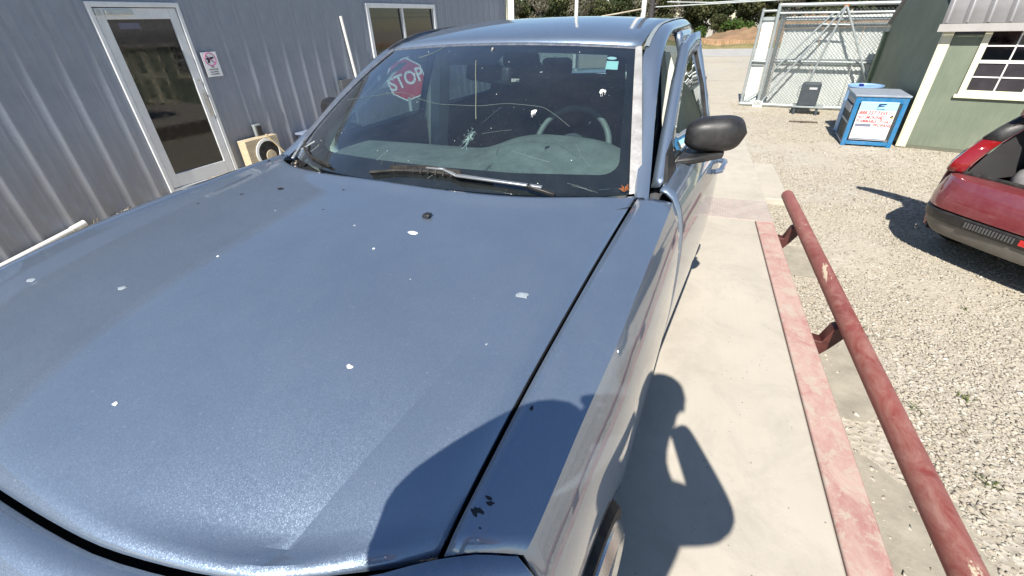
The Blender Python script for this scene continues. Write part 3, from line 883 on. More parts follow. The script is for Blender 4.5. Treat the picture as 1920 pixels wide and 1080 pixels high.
# ---- blue gas cabinet
cab = thing('gas_cabinet', 'blue steel gas cylinder cabinet with a white warning sign on its front', 'cabinet', (2.017 * FS, 7.071 * FS, GR), R(-6))
cab.scale = (FS, FS, FS)
cw, cd, chh = .54, .62, .60
g = MB()
for (x, y) in ((0, 0), (cw - .05, 0), (0, cd - .04), (cw - .05, cd - .04)): g.box(x, x + .05, y, y + .04, 0, chh)
g.box(.05, cw - .05, 0, .04, chh - .075, chh); g.box(.05, cw - .05, 0, .04, .02, .065)
g.box(.05, cw - .05, cd - .04, cd, chh - .06, chh); g.box(.05, cw - .05, cd - .04, cd, .02, .06)
g.box(.0, .05, .04, cd - .04, chh - .045, chh - .005); g.box(cw - .05, cw, .04, cd - .04, chh - .045, chh - .005)
g.build('frame', M['blue_paint'], cab, bevel=.003)
for (a, b_, c, d) in ((.004, .03, .26, .29), (.004, .03, .02, .05), (cw - .03, cw - .004, .26, .29)): MB().box(a, b_, .04, cd - .04, c, d).build('side_rail', M['blue_grey'], cab, bevel=.003)
g = MB(); g.prism([(-.02, -.012, chh + .001), (cw + .01, -.012, chh + .001), (cw + .01, cd + .02, chh + .001), (-.02, cd + .02, chh + .001)], (0, 0, .022))
g.build('lid', M['blue_grey'], cab, bevel=.004)
MB().box(.001, .02, .05, cd - .05, chh - .10, chh - .004).build('upper_side_panel', M['blue_grey'], cab, bevel=.003)
MB().box(-.012, .004, .08, cd - .10, chh - .20, chh - .115).build('lower_side_panel', M['blue_grey'], cab, bevel=.003)
MB().box(.045, cw - .045, .045, cd - .045, .03, .04).build('floor', M['black_rubber'], cab)
MB().box(.05, cw - .05, cd - .055, cd - .045, .06, chh - .06).build('back_panel', M['opbox'], cab)
# cylinders inside, visible through the mesh
for k, (x, y, z_) in enumerate(((.14, .18, .041), (.14, .44, .041), (.38, .44, .041), (.38, .20, .041), (.14, .18, .30), (.14, .44, .30), (.38, .44, .30))):
    g = MB(); g.lathe([(0, 0), (.085, .004), (.095, .03), (.095, .13), (.08, .17), (.03, .185), (.03, .20), (.05, .205), (.05, .225), (0, .226)], (0, 0, 1), (x, y, z_), 16)
    g.build('gas_bottle', plain('grey_gas_bottle', (.20, .24, .22) if k % 2 else (.34, .36, .35), .5), cab, smooth=40)
# expanded metal on the side and front strip
def diamond(g, o, ex, ey, wx, wy, st, r):
    o, ex, ey = Vector(o), Vector(ex), Vector(ey)
    n = int((wx + wy) / st) + 1
    for d in (1, -1):
        for k in range(n):
            c = k * st
            a0 = max(0, c - wy); a1 = min(wx, c)
            if a1 - a0 < 1e-4: continue
            p0 = o + ex * a0 + ey * ((c - a0) if d > 0 else wy - (c - a0))
            p1 = o + ex * a1 + ey * ((c - a1) if d > 0 else wy - (c - a1))
            g.tube([p0, p1], r, 3, cap=False)
g = MB(); diamond(g, (.012, .04, .05), (0, 1, 0), (0, 0, 1), cd - .08, .36, .035, .0022)
diamond(g, (cw - .15, .012, .07), (1, 0, 0), (0, 0, 1), .105, chh - .15, .02, .0028)
tag(g.build('expanded_mesh', M['wire'], cab), kind='stuff')
# warning board
wb = MB().box(.065, .452, -.012, -.004, .085, .545).build('warning_board', M['sign_white'], cab, bevel=.002)
MB().box(.067, .450, -.0145, -.0125, .447, .543).build('header_band', M['sign_sky'], wb)
g = MB()
g.prism([(.240, -.0165, .475), (.262, -.0165, .490), (.300, -.0165, .492), (.322, -.0165, .503), (.272, -.0165, .503), (.276, -.0165, .510), (.322, -.0165, .514), (.335, -.0165, .530), (.262, -.0165, .528), (.246, -.0165, .518), (.25, -.0165, .497)], (0, .0015, 0))
g.build('emblem', M['ink_navy'], wb)
def lett(s_, size, x, z_, mm, sh=.0, al='CENTER', ws=1.0, sp_=1.0):
    inst('lettering', text_mesh(s_, size, mm, .0004, al, sh, sp_, ws), wb, (x, -.0138 if z_ < .45 else -.0158, z_), (R(90), 0, 0))
lett('Ferrellgas', .022, .285, .462, M['ink_navy'])
lett('888.337.7355', .060, .078, .414, M['ink_red'], .12, 'LEFT', .90)
lett('NO SMOKING', .050, .078, .362, M['ink_red'], .12, 'LEFT', .80)
lett('FLAMMABLE LP GAS', .050, .074, .316, M['ink_red'], .12, 'LEFT', .80)
lett('PROPANE', .050, .262, .270, M['ink_red'], .12, 'LEFT', .86)
MB().box(.078, .245, -.0148, -.0125, .252, .284).build('grey_label', M['ink_grey'], wb)
g = MB(); g.tube([(.335 + math.cos(t) * .018, -.0138, .362 + math.sin(t) * .018) for t in np.linspace(0, 6.283, 17)[:-1]], .0028, 4, closed=True)
g.obox((.323, -.0138, .349), (.347, -.0138, .375), .002, .004, (0, 1, 0)); g.build('no_smoking_symbol', M['ink_red'], wb)
g = MB(); g.prism([(.405, -.0140, .375), (.43, -.0140, .40), (.442, -.0140, .388), (.417, -.0140, .363)], (0, .0012, 0)); g.build('hazard_mark', M['ink_black'], wb)
g = MB(); g.prism([(.418, -.0140, .361), (.443, -.0140, .386), (.446, -.0140, .366), (.432, -.0140, .352)], (0, .0012, 0)); g.build('hazard_mark', plain('orange_ink', (.7, .36, .06), .5), wb)
g = MB(); g.tube([(.39 + math.cos(t) * .042, -.0138, .16 + math.sin(t) * .03) for t in np.linspace(2.6, 6.6, 14)], .0025, 4)
g.tube([(.365, -.0138, .165), (.40, -.0138, .15), (.43, -.0138, .175)], .0025, 4); g.tube([(.372, -.0138, .20), (.392, -.0138, .165), (.405, -.0138, .21)], .0025, 4)
g.build('hand_drawn_mark', M['ink_grey'], wb)
MB().box(.068, .449, -.0148, -.0125, .092, .106).build('bottom_band', M['ink_grey'], wb)

# ---- blue drum and post behind the cabinet
dm = thing('steel_drum', 'pale blue drum with a dark cap standing behind the gas cabinet', 'drum', (2.34 * FS, 8.02 * FS, GR))
dm.scale = (FS, FS, FS)
g = MB(); g.lathe([(.0, 0), (.2, 0), (.205, .02), (.2, .03), (.2, .2), (.206, .21), (.2, .22), (.2, .42), (.206, .43), (.2, .44), (.2, .60), (.215, .61), (.215, .625), (.2, .626), (.195, .612), (.0, .612)], (0, 0, 1), (0, 0, 0), 36)
g.build('body', M['drum_blue'], dm, smooth=40)
g = MB(); g.lathe([(.03, .612), (.03, .645), (.0, .648)], (0, 0, 1), (-.07, -.06, 0), 14); g.build('cap', M['cap_blue'], dm, smooth=40)
po = thing('fence_post', 'slim olive green post standing between the drum and the shed', 'post', (2.79 * FS, 9.45 * FS, GR))
po.scale = (FS, FS, FS)
MB().box(-.045, .045, -.04, .04, 0, 1.20).build('shaft', M['green_post'], po, bevel=.01)
MB().box(-.055, .055, -.05, .05, 1.20, 1.225).build('cap', M['green_post'], po, bevel=.004)

# ---- sliding chain link gate
gate = thing('sliding_gate', 'galvanised chain link sliding gate with braces and white sheet backing', 'gate', (1.003 * FS, 10.129 * FS, GR), R(-12))
gate.scale = (FS, FS, FS)
gr_ = .024
def gpart(name, segs, r=gr_, mm=None):
    g = MB()
    for a, b_ in segs: g.tube([a, b_], r, 10)
    return g.build(name, mm or M['galv'], gate, smooth=40)
ZG = 1.62
GLn = 2.75
gpart('end_post', [((.0, 0, 0), (.03, 0, ZG - .02))])
gpart('inner_post', [((.30, -.03, 0), (.275, -.03, ZG + .05))], .030)
gpart('inner_post', [((.36, .05, .05), (.36, .05, ZG - .12))], .034)
gpart('top_rail', [((.03, 0, ZG - .06), (.30, 0, ZG - .06))], .02)
gpart('top_rail', [((.275, -.03, ZG + .02), (GLn, -.03, ZG - .03))], .030)
gpart('second_rail', [((.30, -.02, ZG - .10), (GLn, -.02, ZG - .15))], .02)
gpart('third_rail', [((.36, .06, ZG - .20), (GLn, .06, ZG - .24))], .026)
gpart('middle_rail', [((.0, 0, .775), (.30, 0, .765))], .022)
gpart('middle_rail', [((.33, .05, .77), (GLn, .05, .75))], .024)
gpart('bottom_rail', [((-.02, -.02, .035), (GLn, -.02, .05))], .034)
gpart('side_brace', [((.03, -.01, .06), (.27, -.01, .25))], .012)
ap = (1.245, -.05, ZG - .02)
for b_ in ((.34, -.05, .06), (.98, -.05, .22), (1.86, -.05, .50)): gpart('brace', [(ap, b_)], .018)
gpart('brace', [((1.10, -.04, ZG - .12), (.40, -.04, .60))], .016)
gpart('cross_tie', [((.97, -.04, ZG - .28), (1.42, -.04, ZG - .30))], .013)
g = MB(); g.obox((1.21, -.055, ZG - .02), (1.28, -.055, ZG - .02), .02, .05); g.build('apex_plate', plain('rusty_plate', (.30, .14, .07), .8), gate)
for (x0, x1, z0, z1) in ((.055, .235, .80, 1.42), (.035, .235, .07, .70)):
    g = MB(); k = 7
    g.grid([[(lerp(x0, x1, i / k), .05 + (.006 if i % 2 else 0), z) for i in range(k + 1)] for z in (z0, z1)])
    g.build('end_panel', M['white_sheet'], gate, out=(0, -1, 0), solid=.004)
    g = MB(); g.box(x0 - .02, x1 + .02, .02, .045, z1, z1 + .05); g.box(x0 - .02, x1 + .02, .02, .045, z0 - .045, z0); g.build('panel_rail', M['galv'], gate)
# white sheets standing behind the mesh
for k in range(4):
    x0 = .42 + k * .59
    for (z0, z1) in ((.02, .72), (.80, 1.28)):
        g = MB(); n_ = 14
        g.grid([[(x0 + .58 * i / n_, .20 + (.012 if (i % 2) else 0), z) for i in range(n_ + 1)] for z in (z0, z1)])
        g.build('sheet_panel', M['white_sheet'], gate, out=(0, -1, 0), solid=.004)
MB().box(.40, GLn, .17, .19, .72, .80).build('sheet_rail', M['galv'], gate)
MB().box(.40, GLn, .17, .19, 1.29, 1.35).build('sheet_rail', M['galv'], gate)
MB().box(.40, GLn, .19, .21, 1.40, 1.46).build('sheet_rail', M['white_sheet'], gate)
g = MB(); diamond(g, (.33, -.012, .06), (1, 0, 0), (0, 0, 1), GLn - .34, ZG - .12, .052, .0030)
diamond(g, (.27, -.02, .06), (1, 0, 0), (0, 0, 1), .16, ZG - .05, .052, .0035)
tag(g.build('chain_link', M['wire'], gate), kind='stuff')
g = MB(); g.lathe([(.0, -.02), (.085, -.02), (.085, .02), (0, .02)], (0, 1, 0), (.30, -.08, .03), 20)
g.box(.215, .385, -.10, -.06, .03, .10)
g.build('roller_guard', M['white_sheet'], gate, smooth=40)
# ---- gate opener
op = thing('gate_opener', 'dark grey gate motor housing on a small stand before the gate', 'gate motor', (1.80 * FS, 9.28 * FS, GR), R(-12))
op.scale = (FS, FS, FS)
g = MB()
g.box(-.06, .40, -.02, .30, .115, .14)
stand = g.build('stand_top', M['galv'], op, bevel=.003)
for x, y in ((-.03, .0), (.30, .0), (-.03, .26), (.30, .26)): MB().box(x, x + .035, y, y + .03, 0, .114).build('leg', M['opbox'], op)
g = MB(); g.prism([(0, .02, .142), (.285, .02, .142), (.285, .02, .46), (.27, .02, .50), (.015, .02, .50), (0, .02, .47)], (0, .20, 0))
hs = g.build('housing', M['opbox'], op, bevel=.014)
MB().box(.12, .235, .009, .018, .40, .435).build('name_plate', plain('pale_plate', (.45, .45, .47), .4), op, bevel=.003)
g = MB(); g.tube([(-.004, .05, .45), (-.03, .05, .42), (-.03, .05, .30), (-.004, .05, .26)], .010, 6); g.build('side_handle', M['galv'], op, smooth=40)
sk = MB(); sk.tube([(1.62 * FS, 8.55 * FS, GR + .02), (1.85 * FS, 8.50 * FS, GR + .033), (2.02 * FS, 8.53 * FS, GR + .02)], .016, 6)
tag(sk.build('stick', M['bark']), 'thin dark stick lying on gravel in front of the gate motor', 'stick')

# =================================================================== RED HATCHBACK
SR = .68 * FS
rc = thing('red_hatchback', 'dusty red hatchback with open cargo bay parked on gravel at right', 'car', (1.80 * FS, 3.45 * FS, GR), 0)
hd = Vector((math.cos(R(35)), math.sin(R(35)), 0))
rc.rotation_euler = (0, 0, math.atan2(hd.y, hd.x) - R(90)); rc.scale = (SR, SR, SR)
# local: x lateral (left/far side is -x), y forward, z up, real metres. rear bumper face at y = 0, centre x = 0.42
CX = .38
def rx(x): return CX + x
hw = .88
def plan(x, y0, r=.30):
    """rear plan curve: straight across the middle, rounding forward at the corners"""
    a = max(0, abs(x) - (hw - r)) / r
    return y0 + r * (1 - math.sqrt(max(0, 1 - min(a, 1) ** 2))) + .06 * (x / hw) ** 2
def xs_row(n=28, w=hw):
    return [w * math.sin(lerp(-math.pi / 2, math.pi / 2, i / n)) for i in range(n + 1)]
def band(rows, name, mm, n=28, solid=None, ext=None):
    P = []
    for (y0, z, w) in rows:
        row = []
        for x in xs_row(n, hw):
            row.append((rx(x * w / hw), plan(x, y0), z))
        if ext:
            row = [(rx(-w), ext, z)] + row + [(rx(w), ext, z)]
        P.append(row)
    g = MB(); g.grid(P); return g.build(name, mm, rc, smooth=32, out=(0, -1, 0), solid=solid)
band([(.07, .30, .82), (.035, .36, .855), (.02, .44, .87)], 'lower_valance', plain('dusty_grey_plastic', (.17, .16, .14), .7, 0, .15, 9), ext=.62)
band([(.012, .442, .878), (-.005, .47, .885), (-.005, .535, .885), (.01, .548, .88)], 'bumper_strip', M['black_plastic'], ext=.60)
band([(.03, .549, .87), (.0, .565, .885), (.0, .66, .885), (.03, .73, .88), (.05, .80, .87), (.075, .845, .86), (.13, .86, .85), (.22, .865, .83)], 'bumper_cover', M['red_paint'], ext=.58)
g = MB()
for k in range(16): g.cbox(rx(-.02 - .025 * k + .05), -.012, .50, .012, .01, .05)
g.build('step_ridges', plain('grey_ridge_plastic', (.09, .09, .09), .6), rc)
MB().box(rx(.07), rx(.34), -.016, .0, .475, .528).build('reflector', plain('red_reflector', (.55, .02, .02), .2, coat=.8), rc, bevel=.006)
for sx in (-1, 1):
    # quarter panel side, with wheel arch
    P = []
    for y in np.linspace(.28, 4.1, 46):
        row = []
        bulge = .88 - .10 * max(0, (y - 3.4) / .7) ** 2
        zb = .28
        if abs(y - .86) < .36: zb = max(zb, .31 + math.sqrt(.36 ** 2 - (y - .86) ** 2))
        if abs(y - 3.42) < .36: zb = max(zb, .31 + math.sqrt(.36 ** 2 - (y - 3.42) ** 2))
        ztop = .98 - .12 * sstep(2.6, 4.1, y)
        for k in range(9):
            z = lerp(zb, ztop, k / 8)
            row.append((rx(sx * (bulge - .05 * ((z - .62) / .4) ** 2)), y, z))
        P.append(row)
    g = MB(); g.grid(P); g.build('side_panel', M['red_paint'], rc, smooth=40, out=(sx, 0, 0), solid=.02)
    # rear pillar and lamp
    P = []
    for (y, z, x) in ((.24, .86, .84), (.27, .95, .835), (.34, 1.08, .80), (.44, 1.22, .745), (.56, 1.36, .68), (.66, 1.42, .64)):
        P.append([(rx(sx * (x - .14)), y + .03, z), (rx(sx * (x - .02)), y - .005, z), (rx(sx * (x + .015)), y + .05, z), (rx(sx * (x + .03)), y + .42, z)])
    g = MB(); g.grid(P); g.build('rear_pillar', M['red_paint'] if sx > 0 else M['red_paint'], rc, smooth=40, out=(sx, -1, 0), solid=.01)
    P = []
    for (y, z, x) in ((.225, .875, .845), (.25, .96, .838), (.31, 1.07, .805), (.385, 1.17, .768)):
        P.append([(rx(sx * (x - .15)), y + .01, z), (rx(sx * (x - .02)), y - .022, z), (rx(sx * (x + .028)), y + .04, z), (rx(sx * (x + .036)), y + .17, z)])
    g = MB(); g.grid(P); g.build('tail_lamp', plain('red_lens', (.22, .008, .010), .15, 0, .1, coat=.6), rc, smooth=50, out=(sx, -1, 0), solid=.012)
    P = []
    for (y, z, x) in ((.385, 1.175, .772), (.47, 1.28, .725), (.57, 1.375, .675)):
        P.append([(rx(sx * (x - .15)), y + .01, z), (rx(sx * (x - .01)), y - .02, z), (rx(sx * (x + .035)), y + .06, z), (rx(sx * (x + .04)), y + .30, z)])
    g = MB(); g.grid(P); g.build('pillar_cap', M['black_plastic'], rc, smooth=50, out=(sx, -1, 0), solid=.012)
    # side glass
    P = [[(rx(sx * lerp(.845, .64, k / 4)), y, lerp(.985, 1.40, k / 4)) for k in range(5)] for y in np.linspace(.78, 2.7, 8)]
    g = MB(); g.grid(P); g.build('side_window', M['dark_glass'], rc, smooth=60, out=(sx, 0, 0))
    for yy in (.86, 3.42):
        w = empty_part('wheel', rc); w.location = (rx(sx * .80), yy, .31)
        g = MB(); g.lathe([(.2, -.09), (.30, -.09), (.31, -.05), (.31, .05), (.30, .09), (.2, .09)], (sx, 0, 0), (0, 0, 0), 32); g.build('tyre', M['black_rubber'], w, smooth=40)
        g = MB(); g.lathe([(.2, .085), (.19, .06), (.06, .05), (.05, .065), (0, .065)], (sx, 0, 0), (0, 0, 0), 32); g.build('rim', M['alloy'], w, smooth=40)
# roof, hood, windscreen, front
P = [[(rx(x), y, 1.40 + .06 * (1 - (x / .64) ** 2) + (.03 * math.sin(max(0, min(1, (y - .5) / 2)) * math.pi))) for x in np.linspace(-.64, .64, 13)] for y in np.linspace(.52, 2.5, 12)]
g = MB(); g.grid(P); g.build('roof', M['red_paint'], rc, smooth=50, out=(0, 0, 1), solid=.03)
P = [[(rx(x * lerp(.64, .80, t)), lerp(2.5, 3.15, t) - .1 * (x) ** 2 * 0, lerp(1.44, .98, t)) for x in np.linspace(-1, 1, 9)] for t in np.linspace(0, 1, 6)]
g = MB(); g.grid(P); g.build('windscreen', M['dark_glass'], rc, smooth=50, out=(0, 1, 1))
P = [[(rx(x * .84), y, .97 - .12 * sstep(3.2, 4.1, y) - .03 * x * x - .25 * sstep(4.0, 4.25, y)) for x in np.linspace(-1, 1, 9)] for y in np.linspace(3.15, 4.2, 10)]
g = MB(); g.grid(P); g.build('hood', M['red_paint'], rc, smooth=50, out=(0, 0, 1), solid=.02)
P = [[(rx(x * .84), 4.12 + .15 * (1 - x * x), z) for x in np.linspace(-1, 1, 11)] for z in (.25, .4, .6, .74)]
g = MB(); g.grid(P); g.build('front_bumper', M['red_paint'], rc, smooth=50, out=(0, 1, 0), solid=.02)
MB().box(rx(-.82), rx(.82), .3, 4.0, .24, .30).build('underbody', M['void'], rc)
# cargo bay
g = MB()
bay = [(.70, .30, .872), (.76, .42, 1.02), (.70, .50, 1.20), (.62, .58, 1.34), (0, .60, 1.385), (-.62, .58, 1.34), (-.70, .50, 1.20), (-.76, .42, 1.02), (-.70, .30, .872)]
g.tube([(rx(a), b_ - .05, c) for a, b_, c in bay], .022, 6)
g.tube([(rx(.70), .25, .872), (rx(-.70), .25, .872)], .022, 6)
g.build('door_seal', M['black_rubber'], rc, smooth=60)
grey_in = plain('grey_cargo_lining', (.030, .029, .030), .85, 0, .15, 6)
for sx in (-1, 1):
    P = [[(rx(sx * .74), .32, .80), (rx(sx * .72), .46, 1.0), (rx(sx * .66), .56, 1.2), (rx(sx * .60), .62, 1.33)],
         [(rx(sx * .62), .55, .80), (rx(sx * .60), .62, 1.0), (rx(sx * .58), .7, 1.2), (rx(sx * .55), .7, 1.33)],
         [(rx(sx * .60), 1.1, .80), (rx(sx * .60), 1.1, 1.0), (rx(sx * .58), 1.1, 1.2), (rx(sx * .55), 1.1, 1.33)]]
    g = MB(); g.grid(P); g.build('cargo_side', grey_in, rc, smooth=60)
MB().box(rx(-.70), rx(.70), .27, 1.5, .62, .66).build('cargo_floor', M['void'], rc)
MB().box(rx(-.72), rx(.72), .255, .30, .66, .86).build('cargo_sill', grey_in, rc, bevel=.02)
MB().box(rx(-.70), rx(.70), 1.5, 1.6, .62, 1.32).build('seat_back', M['seat'], rc, bevel=.04)
g = MB(); g.lathe([(0, -.13), (.10, -.12), (.15, -.04), (.15, .04), (.10, .12), (0, .13)], (.4, .1, 1), (rx(-.42), .75, .80), 14); g.build('cargo_bundle', plain('grey_bundle', (.26, .255, .25), .9, 0, .2, 8), rc, smooth=60)
# raised tailgate above
tg = MB()
P = [[(rx(x * lerp(.60, .74, t)), lerp(.52, .10, t) + .26 * 4 * t * (1 - t), lerp(1.47, 2.50, t) - .10 * abs(x) ** 3) for x in np.linspace(-1, 1, 11)] for t in np.linspace(0, 1, 8)]
tg.grid(P); tg.build('tailgate', M['red_paint'], rc, smooth=50, out=(0, 1, 1), solid=.10)

# =================================================================== SEDAN
DOOR_DEG = 3.4
TH = 5.2
car = thing('sedan', 'slate blue sedan with cracked windshield parked on the concrete deck', 'car', (-.885, 1.45, 0), R(-TH))
def to_world(p):
    c, s = math.cos(R(TH)), math.sin(R(TH))
    return Vector((-.885 + p[0] * c + p[1] * s, 1.45 - p[0] * s + p[1] * c, p[2]))
PT = M['paint']
f_front = pchip([0, .117, .316, .457, .568, .715, .784, .879], [-1.352, -1.347, -1.332, -1.305, -1.272, -1.193, -1.151, -1.096])
def f_rear(u): return -.28 + .25 * (abs(u) / .77) ** 3.4
f_uc = pchip([0, .03, .14, .3, .58, 1], [.575, .583, .600, .623, .648, .69])
f_ug = pchip([0, .5, 1], [.781, .781, .785])
f_hc = pchip([0, .012, .04, .12, .25, .40, .60, .80, .93, 1], [.872, .884, .896, .916, .940, .962, .985, 1.003, 1.014, 1.020])
f_hg = pchip([0, .012, .04, .11, .22, .30, .50, .75, .95, 1], [.872, .882, .892, .911, .931, .941, .957, .974, .984, .986])
def hood_pt(u, t):
    uc, ug = f_uc(t), f_ug(t)
    a = abs(u)
    v = lerp(f_front(a), f_rear(u), t)
    if a < uc: p = .30 * (a / uc) ** 2
    else: p = .30 + .70 * (a - uc) / (ug - uc)
    z = lerp(f_hc(t), f_hg(t), p)
    ridge = .030 * (1 - .62 * t) * sstep(0, .05, t)
    if a < uc: z -= ridge * (a / uc) ** 2.2
    else: z -= ridge * max(0, 1 - (a - uc) / (ug - uc))
    # a shallow dent towards the far side and a lip along the rear edge
    z -= .006 * math.exp(-(((u + .52) / .16) ** 2 + ((v + .62) / .12) ** 2))
    z += .010 * sstep(.93, 1.0, t) * (1 - sstep(.6, .8, a))
    return (u, v, z)
ts = [0, .006, .014, .025, .04, .06, .085, .12] + list(np.linspace(.16, .9, 22)) + [.93, .955, .975, .99, 1]
P = []
for t in ts:
    uc, ug = f_uc(t), f_ug(t)
    e_ = [.007, .014, .028, .055, .085]
    us = [-ug] + [-uc - q for q in reversed(e_)] + [-uc + 2 * uc * k / 30 for k in range(31)] + [uc + q for q in e_] + [ug]
    P.append([hood_pt(u, t) for u in us])
g = MB(); g.grid(P)
hood = g.build('hood', PT, car, smooth=30, out=(0, 0, 1), solid=.014)
nc_ = len(P[0])
for ed in hood.data.edges:                                          # the two pressed creases of the hood stay crisp
    a_, b_ = ed.vertices
    if a_ % nc_ == b_ % nc_ and a_ % nc_ in (6, 36): ed.use_edge_sharp = True
# dark recess below the hood gaps
g = MB()
for sg_ in (1, -1):
    g.grid([[(sg_ * (f_ug(t) - .05), hood_pt(f_ug(t), t)[1], hood_pt(f_ug(t), t)[2] - .03), (sg_ * (f_ug(t) + .05), hood_pt(f_ug(t), t)[1], hood_pt(f_ug(t), t)[2] - .03)] for t in np.linspace(0, 1, 12)])
g.grid([[(u, f_front(abs(u)) + d, .805) for u in np.linspace(-.84, .84, 30)] for d in (-.04, .08)])
g.grid([[(u, f_rear(u) - .10, .985), (u, f_rear(u) + .02, .955), (u, .10, .94), (u, .30, .90)] for u in np.linspace(-.79, .79, 24)])
g.build('engine_bay_recess', M['void'], car)

side_prof = pchip([.15, .2, .3, .45, .56, .62, .68, .74, .80, .88, .96, 1.0], [.875, .895, .920, .936, .943, .940, .926, .910, .9015, .8985, .8960, .894])
f_zcr = pchip([-1.1, -1.07, -.88, -.66, -.33, -.05, .4, 1.5, 3.0], [.868, .875, .906, .931, .951, .959, .968, .978, .985])
f_ucr = pchip([-1.1, -1.07, -.88, -.66, -.33, .1, 1.0, 2.1, 2.6, 3.4], [.880, .884, .891, .899, .898, .895, .890, .830, .775, .69])
f_low = pchip([.15, .2, .3, .45, .55, .60], [.072, .050, .024, .006, .001, 0])
AV, AR, AZ = -.945, .338, .30
def arch(v, base=.2):
    for c in (AV, AV + 3.05):
        if abs(v - c) < AR: base = max(base, AZ + math.sqrt(AR ** 2 - (v - c) ** 2))
    return base
def side_pt(v, k, zb=None, tail=True):
    """k: 0 at the shoulder crease, 1 at the bottom edge"""
    zc_ = f_zcr(v); z_ = lerp(zc_, arch(v) if zb is None else zb, k)
    d = zc_ - z_
    u = f_ucr(v) + .052 * (1 - math.exp(-d / .085)) - f_low(z_)
    # slight flare at the wheel lips
    return (u, v, z_)
f_fg = pchip([-1.149, -1.12, -1.03, -.9, -.82, -.6, -.31, -.1, 0.05], [.884, .896, .912, .932, .941, .957, .974, .984, .986])
for sg_ in (1, -1):
    P = []
    nv = 44
    for i in range(nv + 1):
        w = i / nv
        row = []
        for j in range(5):
            q = j / 4
            vf_ = lerp(-1.146, -1.094, q); vr_ = lerp(-.02, .035, q)
            v = lerp(vf_, vr_, w)
            t = min(1, max(0, (v + 1.149) / 1.115))
            ug = f_ug(t) + .010
            zg = f_fg(v)
            uc_, zc_ = f_ucr(v), f_zcr(v)
            row.append((sg_ * lerp(ug, uc_, q), v, lerp(zg, zc_, q) + .004 * 4 * q * (1 - q)))
        for j in range(1, 15):
            k = j / 14
            v = lerp(lerp(-1.094, -1.104, min(1, k * 2)), lerp(.035, .06, k), w)
            u, v, z_ = side_pt(v, k)
            row.append((sg_ * u, v, z_))
        P.append(row)
    g = MB(); g.grid(P)
    g.build('fender', PT, car, smooth=32, out=(sg_, 0, .6), solid=.010)
# front bumper cover
rows = [(-1.362, .868, .876, -1.100, .866), (-1.405, .852, .905, -1.105, .842), (-1.46, .79, .926, -1.108, .80), (-1.48, .70, .936, -1.110, .72),
        (-1.495, .58, .934, -1.23, .58), (-1.495, .46, .926, -1.285, .46), (-1.47, .33, .915, -1.325, .33), (-1.42, .20, .89, -1.33, .20)]
P = []
for i, (vc, zc_, ue, ve, ze) in enumerate(rows):
    row = []
    for k in range(-24, 25):
        q = math.sin(k / 24 * math.pi / 2); u = q * ue; a = abs(q)
        if i == 0: v = f_front(min(.879, abs(u))) - lerp(.009, .0035, sstep(.70, .80, abs(u)))
        else: v = ve + (vc - ve) * (1 - a ** 2.6)
        zz = lerp(zc_, ze, a ** 2)
        if i == 0: zz = pchip([0, .5, .70, .775, .82, .876], [.862, .866, .874, .886, .888, .872])(abs(u))
        if i == 1: zz = pchip([0, .5, .72, .80, .905], [.850, .852, .862, .866, .842])(abs(u))
        row.append((u, v, zz))
    P.append(row)
g = MB(); g.grid(P); fb = g.build('front_bumper', PT, car, smooth=40, out=(0, -1, 0), solid=.01)
gr = MB(); gr.grid([[(u, -1.515 + .06 * (u / .5) ** 2, z) for u in np.linspace(-.48, .48, 13)] for z in (.45, .55, .66, .72)]); grille = gr.build('grille', M['black_plastic'], car, out=(0, -1, 0), solid=.02)
for a in (-.16, .0, .16): MB().obox((a, -1.53, .45), (a, -1.53, .71), .022, .02).build('grille_bar', M['alloy'], grille)
for sg_ in (1, -1):
    P = [[(sg_ * u, -1.075 - .415 * (1 - (u / .92) ** 2.6) - .012, z) for u in np.linspace(.56, .86, 8)] for z in (.62, .68, .73)]
    g = MB(); g.grid(P); g.build('headlight', plain('cloudy_lens', (.42, .44, .45), .12, 0, .1, coat=1), car, smooth=40, out=(0, -1, 0), solid=.02)
# rear quarters, tail, trunk
for sg_ in (1, -1):
    P = [[(lambda q: (sg_ * q[0], q[1], q[2]))(side_pt(v, k / 14)) for k in range(15)] for v in np.linspace(2.125, 3.45, 36)]
    g = MB(); g.grid(P)
    P2 = [[(sg_ * lerp(f_ucr(v), .62, q), v, f_zcr(v) + .04 * q) for q in (0, .4, .8, 1)] for v in np.linspace(2.125, 3.45, 14)]
    g.grid(P2)
    g.build('rear_quarter', PT, car, smooth=34, out=(sg_, 0, 0), solid=.01)
P = [[(u, v, 1.06 - .03 * (u / .7) ** 2 - .02 * sstep(3.2, 3.45, v)) for u in np.linspace(-.62, .62, 12)] for v in np.linspace(2.86, 3.46, 8)]
g = MB(); g.grid(P); g.build('trunk_lid', PT, car, smooth=40, out=(0, 0, 1), solid=.012)
P = [[(u, 3.47 + .10 * (1 - (u / .66) ** 2), z) for u in np.linspace(-.66, .66, 16)] for z in (1.03, .9, .7, .5, .3, .22)]
g = MB(); g.grid(P); g.build('rear_bumper', PT, car, smooth=40, out=(0, 1, 0), solid=.012)

# roof
f_zr = pchip([.60, .68, .8, 1.0, 1.3, 1.7, 2.15], [1.386, 1.412, 1.436, 1.462, 1.482, 1.478, 1.41])
def roof_front(u): return .60 + .05 * (u / .62) ** 2
P = []
for t in np.linspace(0, 1, 22):
    row = []
    for u in np.linspace(-.622, .622, 25):
        v = lerp(roof_front(u), 2.16, t)
        row.append((u, v, f_zr(v) - .030 * (abs(u) / .62) ** 2.4))
    P.append(row)
g = MB(); g.grid(P); g.build('roof', PT, car, smooth=60, out=(0, 0, 1), solid=.012)
